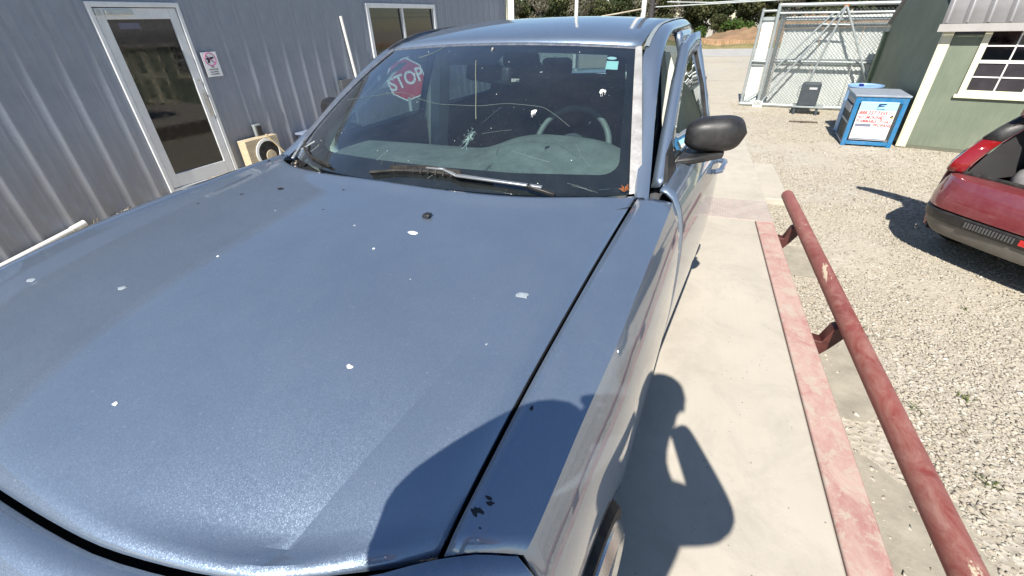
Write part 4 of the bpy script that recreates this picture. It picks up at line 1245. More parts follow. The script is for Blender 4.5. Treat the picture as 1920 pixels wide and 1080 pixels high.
# pillars and roof rails
rail_o = [(.822, -.02, .962), (.800, .12, 1.035), (.758, .35, 1.185), (.718, .60, 1.310), (.698, .80, 1.380), (.690, 1.0, 1.412), (.688, 1.6, 1.415), (.685, 1.9, 1.375), (.70, 2.3, 1.22), (.73, 2.75, 1.03)]
rail_i = [(.790, -.02, .985), (.750, .15, 1.075), (.692, .40, 1.228), (.648, .60, 1.350), (.635, .80, 1.408), (.631, 1.0, 1.436), (.630, 1.6, 1.452), (.62, 2.0, 1.415), (.62, 2.4, 1.27), (.64, 2.8, 1.07)]
so, si = spline(rail_o, 40), spline(rail_i, 40)
for sg_ in (1, -1):
    P = []
    for a, b_ in zip(so, si):
        a, b_ = Vector(a), Vector(b_)
        m1 = lerp(b_, a, .35) + Vector((.010, 0, .010)); m2 = lerp(b_, a, .72) + Vector((.014, 0, .004))
        dn = a + Vector((-.03, 0, -.03))
        P.append([(sg_ * q.x, q.y, q.z) for q in (b_ + Vector((-.006, 0, -.012)), b_, m1, m2, a, dn)])
    g = MB(); g.grid(P); g.build('roof_pillar', PT, car, smooth=50, out=(sg_, 0, .5))
    # ditch moulding between roof and rail
    g = MB(); ii = [q for q in si if q[1] > .62 and q[1] < 2.1]
    g.grid([[(sg_ * (q[0] - .008), q[1], q[2] + .002), (sg_ * (q[0] + .002), q[1], q[2] + .007), (sg_ * (q[0] + .012), q[1], q[2] + .004)] for q in ii])
    g.build('roof_moulding', M['galv'] if sg_ > 0 else M['black_plastic'], car, smooth=60)

# windshield
def ws(a, b_):
    """a in [-1,1] across, b_ in [0,1] from cowl to header"""
    ub, ut = .770 * a, .612 * a
    vb, vt = -.205 + .225 * abs(a) ** 2.5, .590 + .05 * a * a
    zb, zt = 1.000 - .022 * a * a, 1.384 - .022 * a * a
    bul = .028 * 4 * b_ * (1 - b_)
    u = lerp(ub, ut, b_); v = lerp(vb, vt, b_) - bul * .55; z_ = lerp(zb, zt, b_) + bul * .75
    return Vector((u, v, z_))
def wsn(a, b_, d):
    p = ws(a, b_); e = .01
    n_ = (ws(a + e, b_) - ws(a - e, b_)).cross(ws(a, min(1, b_ + e)) - ws(a, max(0, b_ - e))).normalized()
    if n_.z < 0: n_ = -n_
    return p + n_ * d
P = [[tuple(ws(a, b_)) for a in np.linspace(-1, 1, 33)] for b_ in np.linspace(0, 1, 17)]
g = MB(); g.grid(P); wsh = g.build('windshield', M['glass'], car, smooth=180, out=(0, -1, 1))
# black ceramic band just under the glass
def rrect(n, a0, b0, a1, b1, ra, rb):
    out = []
    per = [(a1 - ra, b0 + rb, -90), (a1 - ra, b1 - rb, 0), (a0 + ra, b1 - rb, 90), (a0 + ra, b0 + rb, 180)]
    for cx, cy, st in per:
        for k in range(n):
            t = R(st + 90 * k / (n - 1)); out.append((cx + ra * math.cos(t), cy + rb * math.sin(t)))
    return out
def dens(loop, m_):
    o = []
    for i in range(len(loop)):
        p, q = loop[i], loop[(i + 1) % len(loop)]
        for k in range(m_): o.append((lerp(p[0], q[0], k / m_), lerp(p[1], q[1], k / m_)))
    return o
inn = dens(rrect(6, -.945, .108, .945, .925, .075, .075), 5)
outl = []
for (a, b_) in inn:
    ca, cb = a, b_ - .52
    s_ = min(1 / max(1e-6, abs(ca)), (.52 if cb < 0 else .48) / max(1e-6, abs(cb)))
    outl.append((ca * s_, .52 + cb * s_))
g = MB(); g.grid([[tuple(wsn(max(-.998, min(.998, lerp(i_[0], o_[0], q))), max(.003, min(.997, lerp(i_[1], o_[1], q))), -.004)) for i_, o_ in zip(inn, outl)] for q in (0, .25, .5, .75, 1)], closed=True)
g.build('black_band', M['frit'], wsh, smooth=60)
g = MB(); g.grid([[tuple(wsn(lerp(-.36, .12, i / 8) + .10 * j / 4 * (1 - i / 8), lerp(.935, .80, j / 4), -.0045)) for i in range(9)] for j in range(5)])
g.build('mirror_patch', M['frit'], wsh, smooth=60)
# trims round the glass
g = MB(); g.grid([[tuple(wsn(a, 1.0, .002) + Vector(d)) for d in ((0, -.006, -.004), (0, .002, .004), (0, .012, .006), (0, .020, .004))] for a in np.linspace(-1, 1, 30)])
g.build('header_trim', M['silver'], car, smooth=60, out=(0, 0, 1))
for sg_ in (1, -1):
    g = MB()
    bs = np.linspace(-.015, 1, 24)
    g.grid([[tuple(wsn(sg_ * .985, max(0, b_), .004) + Vector((0, 0, 0))), tuple(wsn(sg_, max(0, b_), .009) + Vector((sg_ * .005, 0, 0))), tuple(wsn(sg_, max(0, b_), .009) + Vector((sg_ * lerp(.024, .014, b_), .008, 0))), tuple(wsn(sg_, max(0, b_), -.004) + Vector((sg_ * lerp(.027, .017, b_), .010, 0)))] for b_ in bs])
    g.build('side_trim', M['adhesive'] if sg_ > 0 else M['silver'], car, smooth=40, out=(0, -1, 1))

# cracks: star break and long wandering lines, laid on the outer face
def wline(g, pts, r, n=24, d=.0012):
    fa = spline([(a, b_, 0) for a, b_ in pts], n)
    g.tube([wsn(a, b_, d) for a, b_, _ in fa], r, 4, cap=False)
def uv_of(px, py): return None
g = MB()
random.seed(5)
ca, cb = .244, .274
for k in range(46):
    an = random.uniform(0, 6.28); l = random.uniform(.006, .038) * (1.7 if random.random() < .15 else 1)
    pts = [(ca + .006 * math.cos(an), cb + .012 * math.sin(an))]
    for q in (.35, .7, 1):
        pts.append((ca + math.cos(an + random.uniform(-.25, .25)) * l * q * .7, cb + math.sin(an + random.uniform(-.25, .25)) * l * q * 1.25))
    g.tube([wsn(a, b_, .0012) for a, b_ in pts], random.uniform(.0003, .0007), 4, cap=False)
for k in range(170):
    an = random.uniform(0, 6.28); l = abs(random.gauss(0, .026))
    p = wsn(ca + math.cos(an) * l * .8, cb + math.sin(an) * l * 1.3, .0012)
    s_ = random.uniform(.0004, .0016)
    e1, e2 = Vector((random.gauss(0, 1), random.gauss(0, .4), random.gauss(0, .5))).normalized() * s_, Vector((random.gauss(0, 1), random.gauss(0, .4), random.gauss(0, .5))).normalized() * s_
    g.add([p - e1, p + e2, p + e1, p - e2], [(0, 1, 2, 3)])
g.build('star_crack', M['crack'], wsh)
g = MB()
wline(g, [(-.897, .463), (-.677, .501), (-.401, .545), (-.187, .494), (-.034, .469), (.181, .470), (.365, .496), (.543, .484), (.617, .443), (.71, .368)], .0008, 70)
wline(g, [(-.443, .985), (-.499, .915), (-.58, .872)], .0010)
g.build('long_crack', M['crack_dim'], wsh)
g = MB()
wline(g, [(-.037, .825), (.045, .70), (.122, .579), (.23, .381)], .0012, 20, .004)
g.build('hanging_strip', plain('pale_strip', (.26, .28, .21), .5), wsh)
g = MB()
wline(g, [(.30, .30), (.366, .318), (.442, .333)], .0005); wline(g, [(.27, .36), (.33, .47)], .0004); wline(g, [(.479, .217), (.57, .19), (.66, .167)], .0007)
wline(g, [(.755, .27), (.79, .20), (.826, .149)], .0005); wline(g, [(-.2, .10), (-.17, .16), (-.155, .08)], .0007); wline(g, [(.14, .04), (.19, .10)], .0006)
for (a0, b0) in ((.75, .062), (.77, .05), (.79, .045)):
    wline(g, [(a0, b0), (a0 + .04, b0 - .012), (a0 + .08, b0 - .03)], .0006)
g.build('scratch', M['crack_dim'], wsh)
# service sticker in the top corner
g = MB(); g.grid([[tuple(wsn(lerp(.822, .892, i / 4), lerp(.80, .875, j / 3), -.006)) for i in range(5)] for j in range(4)])
g.build('service_sticker', plain('pale_mint_sticker', (.55, .80, .74), .5, 0, .05), wsh)
g = MB()
pc = [wsn(.848 + .030 * math.cos(t), .902 + .014 * math.sin(t), -.006) for t in np.linspace(0, 6.283, 17)[:-1]]
g.add(pc, [tuple(range(16))]); g.build('round_sticker', plain('pale_white_sticker', (.65, .80, .80), .5, 0, .05), wsh)
# specks and smears on the glass
g = MB()
for k in range(24):
    a, b_ = random.uniform(-.95, .95), random.uniform(.05, .95)
    s_ = random.uniform(.0006, .0020)
    p = wsn(a, b_, .0014)
    g.add([p + Vector((s_ * math.cos(t), s_ * .5 * math.sin(t) * 1.0, s_ * .6 * math.sin(t))) for t in (0, 1.3, 2.5, 3.8, 5.1)], [(0, 1, 2, 3, 4)])
for (a0, b0, sc_) in ((.831, .616, .011), (.843, .612, .007), (.823, .60, .007), (.514, .451, .009), (.522, .455, .006), (.508, .44, .005)):
    c0 = wsn(a0, b0, .0016); ring = []
    for k in range(13):
        t = 2 * math.pi * k / 13; q = sc_ * random.uniform(.45, 1.25)
        ring.append(wsn(a0 + q * math.cos(t) * 1.3, b0 + q * math.sin(t) * 1.4, .0012))
    g.add([c0] + ring, [(0, k + 1, (k + 1) % 13 + 1) for k in range(13)])
    wline(g, [(a0, b0 - sc_ * .5), (a0 + .003, b0 - sc_ * 2.5), (a0 + .002, b0 - sc_ * 4)], .0006, 6)
tag(g.build('bird_lime', M['white_dots'], wsh), kind='stuff')

# cowl, litter, wipers
g = MB(); g.grid([[(u, f_rear(u) + .012 + d * (.10 - .06 * (abs(u) / .77) ** 2), .984 - .02 * (u / .77) ** 2 - dz) for u in np.linspace(-.74, .76, 30)] for d, dz in ((0, .012), (.5, .0), (1, .012))])
g.build('cowl_panel', M['black_plastic'], car, smooth=60, out=(0, 0, 1))
g = MB()
random.seed(9)
for k in range(420):
    u = random.gauss(.02, .10) if k < 330 else random.uniform(-.7, .5); v = f_rear(u) + .02 + random.uniform(0, .05)
    s_ = random.uniform(.002, .008)
    p = Vector((u, v, .988 + random.uniform(0, .010) - .02 * (u / .77) ** 2))
    e1 = Vector((random.gauss(0, 1), random.gauss(0, 1), random.gauss(0, .4))).normalized() * s_
    e2 = Vector((random.gauss(0, 1), random.gauss(0, 1), random.gauss(0, .6))).normalized() * s_ * .6
    g.add([p - e1, p + e2, p + e1, p - e2], [(0, 1, 2), (0, 2, 3)])
tag(g.build('cowl_litter', M['debris'], car), kind='stuff')
g = MB(); g.grid([[(u, f_rear(u) + .015 + d, .992 + (.006 if d == .02 else 0) + .003 * math.sin(u * 70) - .02 * (u / .77) ** 2) for u in np.linspace(-.12, .24, 24)] for d in (0, .02, .042)])
g.build('cowl_dirt', M['debris'], car, smooth=60)
# driver's wiper: silver arm then black blade
wp = empty_part('wiper', car)
g = MB(); g.obox(tuple(wsn(.72, .004, .014) + Vector((0, -.02, .0))), tuple(wsn(.60, .022, .026)), .020, .012)
g.build('arm_base', M['black_plastic'], wp, bevel=.003)
g = MB(); g.obox(tuple(wsn(.66, .014, .030)), tuple(wsn(.29, .048, .024)), .017, .007)
g.obox(tuple(wsn(.29, .048, .024)), tuple(wsn(.22, .072, .024)), .013, .007); g.obox(tuple(wsn(.22, .072, .024)), tuple(wsn(.13, .074, .022)), .012, .007)
g.build('arm', plain('bare_wiper_arm', (.40, .42, .44), .35, .6, .1), wp, bevel=.002)
g = MB(); pts = [wsn(a, b_, .010) for a, b_ in ((-.17, .022), (-.03, .050), (.12, .062), (.273, .062), (.45, .048))]
for p, q in zip(pts[:-1], pts[1:]): g.obox(tuple(p), tuple(q), .009, .016, (0, -1, 1))
pts2 = [wsn(a, b_, .022) for a, b_ in ((-.06, .055), (.12, .075), (.30, .068))]
for p, q in zip(pts2[:-1], pts2[1:]): g.obox(tuple(p), tuple(q), .012, .010)
for a in np.linspace(-.05, .30, 10): g.obox(tuple(wsn(a, .050, .012)), tuple(wsn(a, .072, .022)), .006, .008)
g.build('blade', M['black_rubber'], wp)
wp2 = empty_part('wiper', car)
g = MB(); pts = [wsn(a, b_, .012) for a, b_ in ((-.93, .10), (-.85, .065), (-.72, .04), (-.58, .03), (-.47, .022))]
for p, q in zip(pts[:-1], pts[1:]): g.obox(tuple(p), tuple(q), .009, .012)
g.build('blade', M['black_rubber'], wp2)
g = MB(); g.obox(tuple(wsn(-.90, .02, .02)), tuple(wsn(-.84, .0, .02) + Vector((0, -.02, 0))), .012, .006); g.obox(tuple(wsn(-.80, .13, .010)), tuple(wsn(-.88, .05, .015)), .008, .006)
g.build('arm', M['galv'], wp2, bevel=.002)
# leaf resting at the driver corner
lfp = to_world((.745, .005, .990))
lf = MB()
for (a, l, w_) in ((1.5, .045, .016), (.7, .036, .012), (2.4, .038, .013), (3.2, .030, .011), (.0, .028, .010)):
    c, s = math.cos(a), math.sin(a)
    lf.add([(0, 0, 0), (c * l * .5 - s * w_ * .5, 0.012, s * l * .5 + c * w_ * .5 + .004), (c * l, .018, s * l + .002), (c * l * .5 + s * w_ * .5, .012, s * l * .5 - c * w_ * .5 + .004)], [(0, 1, 2, 3)])
lo = lf.build('dry_leaf', M['leaf_brown']); lo.scale = (.62, .62, .62); lo.rotation_euler = (.5, .3, .4); lo.location = lfp + Vector((0, -.01, .002))
tag(lo, 'curled brown leaf lodged at the driver corner of the windshield', 'leaf')

# hood details: washer nozzles, droppings, chips
for (u, t) in ((.285, .845),):
    p = Vector(hood_pt(u, t))
    g = MB(); g.prism([(p.x - .012, p.y - .010, p.z + .001), (p.x + .012, p.y - .010, p.z + .001), (p.x + .010, p.y + .010, p.z + .001), (p.x - .010, p.y + .010, p.z + .001)], (.002, .004, .010))
    g.build('washer_nozzle', M['black_plastic'], hood, bevel=.003)
p = Vector(hood_pt(-.345, .865))
g = MB(); g.add([p + Vector((.014 * math.cos(t), .009 * math.sin(t), .0012)) for t in np.linspace(0, 6.28, 13)[:-1]], [tuple(range(12))]); g.build('nozzle_hole', M['void'], hood, out=(0, 0, 1))
def blob_on(fn, s_, seed, mm, parent, name, h=.0014, asp=1.0, n=11):
    r_ = random.Random(seed)
    g = MB(); ring = []
    c = Vector(fn(0, 0))
    for k in range(n):
        t = 2 * math.pi * k / n; q = s_ * r_.uniform(.65, 1.15)
        ring.append(Vector(fn(q * math.cos(t) * asp, q * math.sin(t))) + Vector((0, 0, .0006)))
    top = [lerp(c, p_, .7) + Vector((0, 0, h)) for p_ in ring]
    g.add(ring + top + [c + Vector((0, 0, h * 1.2))], [(k, (k + 1) % n, n + (k + 1) % n, n + k) for k in range(n)] + [(n + k, n + (k + 1) % n, 2 * n) for k in range(n)])
    return g.build(name, mm, parent, smooth=60, out=(0, 0, 1))
def hood_fn(u0_, v0_):
    def f(du, dv):
        u = u0_ + du; v = v0_ + dv
        t = (v - f_front(abs(u))) / (f_rear(u) - f_front(abs(u)))
        return hood_pt(u, min(1, max(0, t)))
    return f
grey_lime = plain('grey_white_lime', (.27, .31, .35), .6, 0, .2, 60)
for k, (u, v, s_, asp, mm) in enumerate(((.30, -.525, .0100, 1.5, M['white_dots']), (.672, -.636, .0125, 1.25, grey_lime), (.468, -.957, .0055, 1.2, M['white_dots']), (.137, -1.186, .0045, 1.4, M['white_dots']),
        (-.63, -1.02, .010, 1.5, grey_lime), (.255, -.63, .0035, 1, M['white_dots']), (-.12, -.80, .0035, 1, M['white_dots']), (.12, -.55, .004, 1.6, grey_lime), (-.235, -.976, .009, 1.6, grey_lime), (-.20, -.55, .003, 1, grey_lime), (.42, -.70, .0025, 1, grey_lime), (.67, -.8, .003, 1, grey_lime))):
    blob_on(hood_fn(u, v), s_, k, mm, hood, 'bird_dropping', .0012, asp)
for k, (u, v, s_) in enumerate(((-.47, -.47, .006), (-.10, -.36, .004), (-.6, -.55, .005), (-.05, -.50, .003))):
    blob_on(hood_fn(u, v), s_, 40 + k, M['chip'], hood, 'paint_chip', .0002, 1.6)
def fend_fn(u0_, v0_):
    def f(du, dv):
        v = v0_ + dv; u = u0_ + du
        t = min(1, max(0, (v + 1.149) / 1.115)); ug = f_ug(t) + .010
        q = (u - ug) / (f_ucr(v) - ug)
        return (u, v, lerp(f_fg(v), f_zcr(v), q) + .004 * 4 * q * (1 - q))
    return f
random.seed(21)
for k in range(8):
    blob_on(fend_fn(.808 + random.gauss(0, .011), -1.085 + random.gauss(0, .014)), random.uniform(.0012, .0032), 60 + k, M['chip'], car, 'paint_chip', .0002, random.uniform(1.2, 3.0))
blob_on(fend_fn(.811, -.906), .0055, 77, M['chip'], car, 'paint_chip', .0002, .55)

# wheels
def wheel(x, v, sgn, steer):
    w = empty_part('wheel', car); w.location = (x, v, AZ); w.rotation_euler = (0, 0, steer)
    s = sgn
    g = MB(); g.lathe([(.215, -.10), (.285, -.105), (.298, -.08), (.30, 0), (.298, .08), (.285, .105), (.23, .108), (.218, .10)], (s, 0, 0), (0, 0, 0), 48)
    g.build('tyre', M['black_rubber'], w, smooth=30)
    rim = empty_part('rim', w)
    g = MB(); g.lathe([(.22, -.10), (.218, .095), (.21, .112), (.197, .104), (.188, .05), (.185, -.08)], (s, 0, 0), (0, 0, 0), 48)
    for k in range(5):
        for d in (-.13, .13):
            a = 2 * math.pi * k / 5 + .3
            p0 = (s * .115, math.cos(a + d * 1.4) * .05, math.sin(a + d * 1.4) * .05); p1 = (s * .108, math.cos(a + d) * .222, math.sin(a + d) * .222)
            g.obox(p0, p1, .032, .022, (s, 0, 0))
    g.lathe([(.262, .095), (.258, .112), (.236, .128), (.222, .122), (.205, .10)], (s, 0, 0), (0, 0, 0), 48)
    g.lathe([(.07, .05), (.07, .115), (.05, .128), (0, .13)], (s, 0, 0), (0, 0, 0), 24)
    bpy.data.objects.remove(rim)
    g.build('rim', M['alloy'], w, smooth=35)
    g = MB(); g.lathe([(.15, .0), (.15, .02), (.0, .02)], (s, 0, 0), (0, 0, 0), 24); g.build('brake_disc', plain('rusty_disc', (.2, .13, .09), .5, .6), w, smooth=35)
wheel(.845, AV, 1, R(-2)); wheel(-.845, AV, -1, R(-2)); wheel(.76, AV + 3.05, 1, 0); wheel(-.76, AV + 3.05, -1, 0)
for c in (AV, AV + 3.05):
    for sg_ in (1, -1):
        g = MB(); g.lathe([(.336, .0), (.336, .30), (.0, .30)], (-sg_, 0, 0), (sg_ * (.905 if c < 0 else .82), c, AZ), 32)
        g.build('wheel_well', M['void'], car)
MB().box(-.86, .86, -1.25, 3.3, .17, .22).build('underbody', M['void'], car)
g = MB()
for sg_ in (1, -1): g.box(min(sg_ * .80, sg_ * .885), max(sg_ * .80, sg_ * .885), -.52, 1.70, .18, .26)
g.build('rocker_panel', PT, car, bevel=.01)

# doors
def door_half(sg_, front, parent, name):
    e = empty_part(name, parent) if False else None
    v0, v1 = (.066, 1.148) if front else (1.158, 2.115)
    P = []
    for v in np.linspace(v0, v1, 22):
        row = []
        zs = f_zcr(v)
        row.append((sg_ * (f_ucr(v) - .048), v, zs + .028)); row.append((sg_ * (f_ucr(v) - .026), v, zs + .022)); row.append((sg_ * (f_ucr(v) - .006), v, zs + .006))
        for k in range(0, 17):
            q = side_pt(v, k / 16, .215 if front else max(.215, arch(v)))
            row.append((sg_ * q[0], v, q[2]))
        P.append(row)
    g = MB(); g.grid(P)
    shell = g.build(name, PT, parent, smooth=30, out=(sg_, 0, 0), solid=.010)
    if front:
        lo_ = [(.838, .10, .985), (.795, .30, 1.118), (.745, .55, 1.270), (.712, .78, 1.370), (.700, 1.0, 1.402), (.700, 1.145, 1.404), (.775, 1.147, 1.20), (.852, 1.147, .99)]
        li_ = [(.836, .27, .995), (.800, .42, 1.120), (.758, .62, 1.250), (.728, .80, 1.318), (.716, 1.0, 1.345), (.714, 1.085, 1.346), (.783, 1.085, 1.18), (.848, 1.085, .998)]
    else:
        lo_ = [(.852, 1.16, .99), (.775, 1.16, 1.20), (.700, 1.16, 1.404), (.700, 1.60, 1.404), (.700, 1.85, 1.352), (.735, 2.05, 1.20), (.815, 2.11, .995), (.84, 1.7, .99)]
        li_ = [(.848, 1.22, .998), (.783, 1.22, 1.18), (.714, 1.22, 1.346), (.716, 1.58, 1.346), (.715, 1.80, 1.30), (.75, 1.96, 1.17), (.815, 2.02, .998), (.836, 1.7, .998)]
    if front and sg_ > 0:
        lo_ = [(p[0] + .07 * max(0, p[2] - 1.0), p[1], p[2]) for p in lo_]; li_ = [(p[0] + .07 * max(0, p[2] - 1.0), p[1], p[2] - (.022 if p[2] > 1.25 else 0)) for p in li_]
    def mir(p): return (sg_ * p[0], p[1], p[2])
    lo2 = dens3(lo_, 6); li2 = dens3(li_, 6)
    g = MB(); g.grid([[mir(p) for p in lo2], [mir(lerp3(p, q, .5, .006)) for p, q in zip(lo2, li2)], [mir(p) for p in li2]], closed=True)
    fr = g.build('window_frame', PT, shell, smooth=50, out=(sg_, 0, .3), solid=.03)
    g = MB(); g.grid([[mir(p) for p in li2], [mir((p[0] - .012, p[1] + (.012 if p[1] < .9 else -.012), p[2] - .004)) for p in li2]], closed=True)
    g.build('window_seal', M['black_rubber'], shell)
    g = MB(); n_ = len(li2); gl_ = [mir((p[0] - .010, p[1], p[2])) for p in li2]
    c_ = tuple(sum(q[k] for q in gl_) / n_ for k in range(3))
    g.add(gl_ + [(c_[0] + sg_ * .012, c_[1], c_[2])], [(k, (k + 1) % n_, n_) for k in range(n_)])
    g.build('window_glass', M['side_glass'], shell, smooth=180, out=(sg_, 0, 0))
    # black pillar cover
    vv = (1.09, 1.142) if front else (1.165, 1.215)
    g = MB(); g.grid([[mir((lerp(.852, .702, t) + .004, v, lerp(.995, 1.39, t))) for v in vv] for t in np.linspace(0, 1, 6)])
    g.build('pillar_cover', M['black_plastic'], shell, out=(sg_, 0, 0), solid=.004)
    hv = 1.0 if front else 1.98
    g = MB(); g.tube([mir((.938, hv - .13, .835)), mir((.962, hv - .11, .838)), mir((.965, hv, .838)), mir((.962, hv + .06, .838)), mir((.938, hv + .08, .835))], .013, 8)
    g.build('handle', PT, shell, smooth=40)
    # inner panel
    g = MB(); g.box(min(sg_ * .80, sg_ * .845), max(sg_ * .80, sg_ * .845), v0 + .03, v1 - .03, .30, .955)
    g.build('inner_panel', M['seat'], shell, bevel=.02)
    if front:
        mr = empty_part('side_mirror', shell)
    return shell
def lerp3(p, q, t, bl): return (lerp(p[0], q[0], t) + bl, lerp(p[1], q[1], t), lerp(p[2], q[2], t) + bl * .4)
def dens3(loop, m_):
    o = []
    for i in range(len(loop)):
        p, q = loop[i], loop[(i + 1) % len(loop)]
        for k in range(m_): o.append(tuple(lerp(p[c], q[c], k / m_) for c in range(3)))
    return o
def mirror_mesh(sg_, shell):
    e = [o for o in bpy.data.objects if o.parent == shell and o.name.startswith('side_mirror')][0]
    bpy.data.objects.remove(e)
    # rounded housing: superellipse sections along the lateral axis
    P = []
    x0_, x1_ = .842, 1.045
    for i in range(15):
        t = i / 14; x = lerp(x0_, x1_, t)
        sc = (1 - (abs(2 * t - .94) / 1.06) ** 3.4) ** .5 if abs(2 * t - .94) < 1.06 else 0
        sc = max(sc, .04)
        zc_ = 1.082 + .010 * t; hz = (.060 + .008 * t) * sc; hy = .072 * sc
        row = []
        for k in range(20):
            a = 2 * math.pi * k / 20
            c, s = math.cos(a), math.sin(a)
            row.append((sg_ * x, .47 + .04 * t + hy * math.copysign(abs(c) ** .75, c) * (1 if c < 0 else .55), zc_ + hz * math.copysign(abs(s) ** .7, s)))
        P.append(row)
    g = MB(); g.grid(P, closed=True)
    g.add(P[0], [tuple(range(20))]); g.add(P[-1], [tuple(range(20))])
    h = g.build('side_mirror', M['black_plastic'], shell, smooth=40, sub=1)
    g = MB(); g.prism([(sg_ * .835, .36, .985), (sg_ * .835, .54, .985), (sg_ * .92, .52, 1.003), (sg_ * .985, .49, 1.005), (sg_ * .985, .46, 1.003), (sg_ * .90, .40, .988)], (0, 0, .026))
    g.build('mirror_arm', M['black_plastic'], h, bevel=.008)
    g = MB(); g.prism([(sg_ * .842, .13, .985), (sg_ * .838, .30, .985), (sg_ * .80, .32, 1.10), (sg_ * .815, .22, 1.06)], (sg_ * .014, 0, 0))
    g.build('mirror_sail', M['black_plastic'], h)
    g = MB(); g.grid([[(sg_ * (x0_ + .025 + .15 * i / 6), .540 + .03 * i / 6, 1.03 + .10 * j / 4) for i in range(7)] for j in range(5)]); g.build('mirror_glass', plain('mirror_face', (.6, .62, .63), .03, 1, .02), h)
    return h
def hinge(shell, sg_, ang):
    pv = Vector((sg_ * .905, .066, 0))
    a = -ang * sg_ * -1
    M_ = Matrix.Translation(pv) @ Matrix.Rotation(-sg_ * ang, 4, 'Z') @ Matrix.Translation(-pv)
    shell.matrix_basis = M_
d1_ = door_half(1, True, car, 'driver_door'); mirror_mesh(1, d1_)
hinge(d1_, 1, R(DOOR_DEG))
d1_['label'] = 'driver door standing slightly ajar'
d2_ = door_half(-1, True, car, 'passenger_door'); mirror_mesh(-1, d2_)
door_half(1, False, car, 'rear_door'); door_half(-1, False, car, 'rear_door')

# glass at the back
P = [[(u * lerp(.60, .63, t), lerp(2.17, 2.86, t) - .0, lerp(1.398, 1.065, t) - .03 * u * u) for u in np.linspace(-1, 1, 13)] for t in np.linspace(0, 1, 8)]
g = MB(); g.grid(P); g.build('rear_window', M['side_glass'], car, smooth=180, out=(0, 1, 1))

# interior
def dz(u): return .962 + .082 * math.exp(-((u - .38) / .31) ** 4)
P = []
for t in np.linspace(0, 1, 20):
    row = []
    for u in np.linspace(-.74, .74, 40):
        vf_ = -.16 + .20 * (abs(u) / .75) ** 2.5; vb = .50 - .05 * (u / .74) ** 2 + .03 * math.exp(-((u - .36) / .25) ** 2)
        z_ = lerp(.952, dz(u), sstep(.25, .92, t)) - .03 * sstep(.93, 1, t) + .006 * math.sin(t * 3.1)
        row.append((u, lerp(vf_, vb, t), z_))
    P.append(row)
P.append([(q[0], q[1] + .02, q[2] - .10) for q in P[-1]]); P.append([(q[0], q[1] - .03, q[2] - .30) for q in P[-1]])
g = MB(); g.grid(P); dash = g.build('dashboard', M['dash'], car, smooth=40, out=(0, 0, 1))
g = MB()
for k in range(3): g.obox((.60, .22 + k * .04, .966), (.70, .22 + k * .04, .966), .03, .006)
g.build('defrost_vent', M['black_plastic'], dash)
g = MB(); g.obox((-.62, .02, .958), (.62, .02, .958), .035, .004); g.build('vent_slot', plain('vent_slot_grey', (.10, .12, .11), .6), dash)
sw_ = empty_part('steering_wheel', car); sw_.location = (.30, .79, .918); sw_.rotation_euler = (R(-27), 0, 0)
g = MB(); g.tube([(.19 * math.cos(t), 0, .19 * math.sin(t)) for t in np.linspace(0, 2 * math.pi, 41)[:-1]], .0155, 10, closed=True); g.build('rim', M['dash'], sw_, smooth=60)
g = MB(); g.lathe([(0, -.03), (.07, -.02), (.08, .01), (0, .03)], (0, 1, 0), (0, .0, -.01), 20)
for a in (0, math.pi, -math.pi / 2): g.obox((.06 * math.cos(a), 0, .06 * math.sin(a)), (.185 * math.cos(a), 0, .185 * math.sin(a)), .035, .015, (0, 1, 0))
g.build('hub', M['seat'], sw_, smooth=40)
def seat(u, v, w_=.25):
    e = empty_part('seat', car); e.location = (u, v, 0)
    g = MB(); g.cbox(0, -.28, .46, w_ * 2, .50, .18); o = g.build('cushion', M['seat'], e, bevel=.06, segs=3)
    P = []
    for t in np.linspace(0, 1, 9):
        ww = w_ * (1 - .28 * t ** 3); z_ = lerp(.50, 1.10, t); y_ = .02 + .20 * t
        P.append([(ww * c_, y_ - .055 * (1 - c_ * c_) * 0 + (-.07 if f_ else .07) + (.025 * c_ * c_ * (-1 if f_ else 0)), z_) for c_, f_ in ((-1, 0), (-.9, 1), (-.5, 1), (0, 1), (.5, 1), (.9, 1), (1, 0), (.5, 0), (0, 0), (-.5, 0))])
    g = MB(); g.grid(P, closed=True); g.add(P[-1], [tuple(range(10))]); g.build('backrest', M['seat'], e, smooth=60)
    g = MB(); g.cbox(0, .22, 1.215, w_ * 1.05, .10, .17); g.build('headrest', M['seat'], e, bevel=.045, segs=3)
seat(.36, 1.42); seat(-.36, 1.42)
g = MB()
for i in range(9):
    for j in range(11):
        if (i + j) % 2 == 0: g.lathe([(0, -.011), (.011, -.004), (.011, .004), (0, .011)], (0, 1, .3), (.40 + i * .016, 1.355 + j * .008, .80 + j * .028), 6)
tag(g.build('beaded_cover', plain('dark_wood_beads', (.05, .04, .036), .45, 0, .3, 30), car, smooth=60), kind='stuff')
g = MB(); g.cbox(0, 2.28, .82, 1.3, .18, .56); g.cbox(0, 2.02, .50, 1.3, .5, .2); g.build('rear_bench', M['seat'], car, bevel=.05, segs=3)
for u in (-.36, .36): MB().cbox(u, 2.34, 1.14, .25, .09, .14).build('rear_headrest', M['seat'], car, bevel=.04, segs=3)
g = MB(); g.box(-.80, .80, .35, 2.9, .27, .32); g.box(-.75, .75, 2.36, 2.9, 1.0, 1.03); g.box(-.78, .78, .30, .34, .3, .90)
g.build('cabin_floor', M['seat'], car)
P = [[(u, v, f_zr(max(.62, v)) - .035 - .035 * (abs(u) / .6) ** 2) for u in np.linspace(-.6, .6, 9)] for v in np.linspace(.66, 2.12, 8)]
g = MB(); g.grid(P); g.build('headliner', plain('grey_headliner', (.10, .11, .11), .95), car, out=(0, 0, -1))
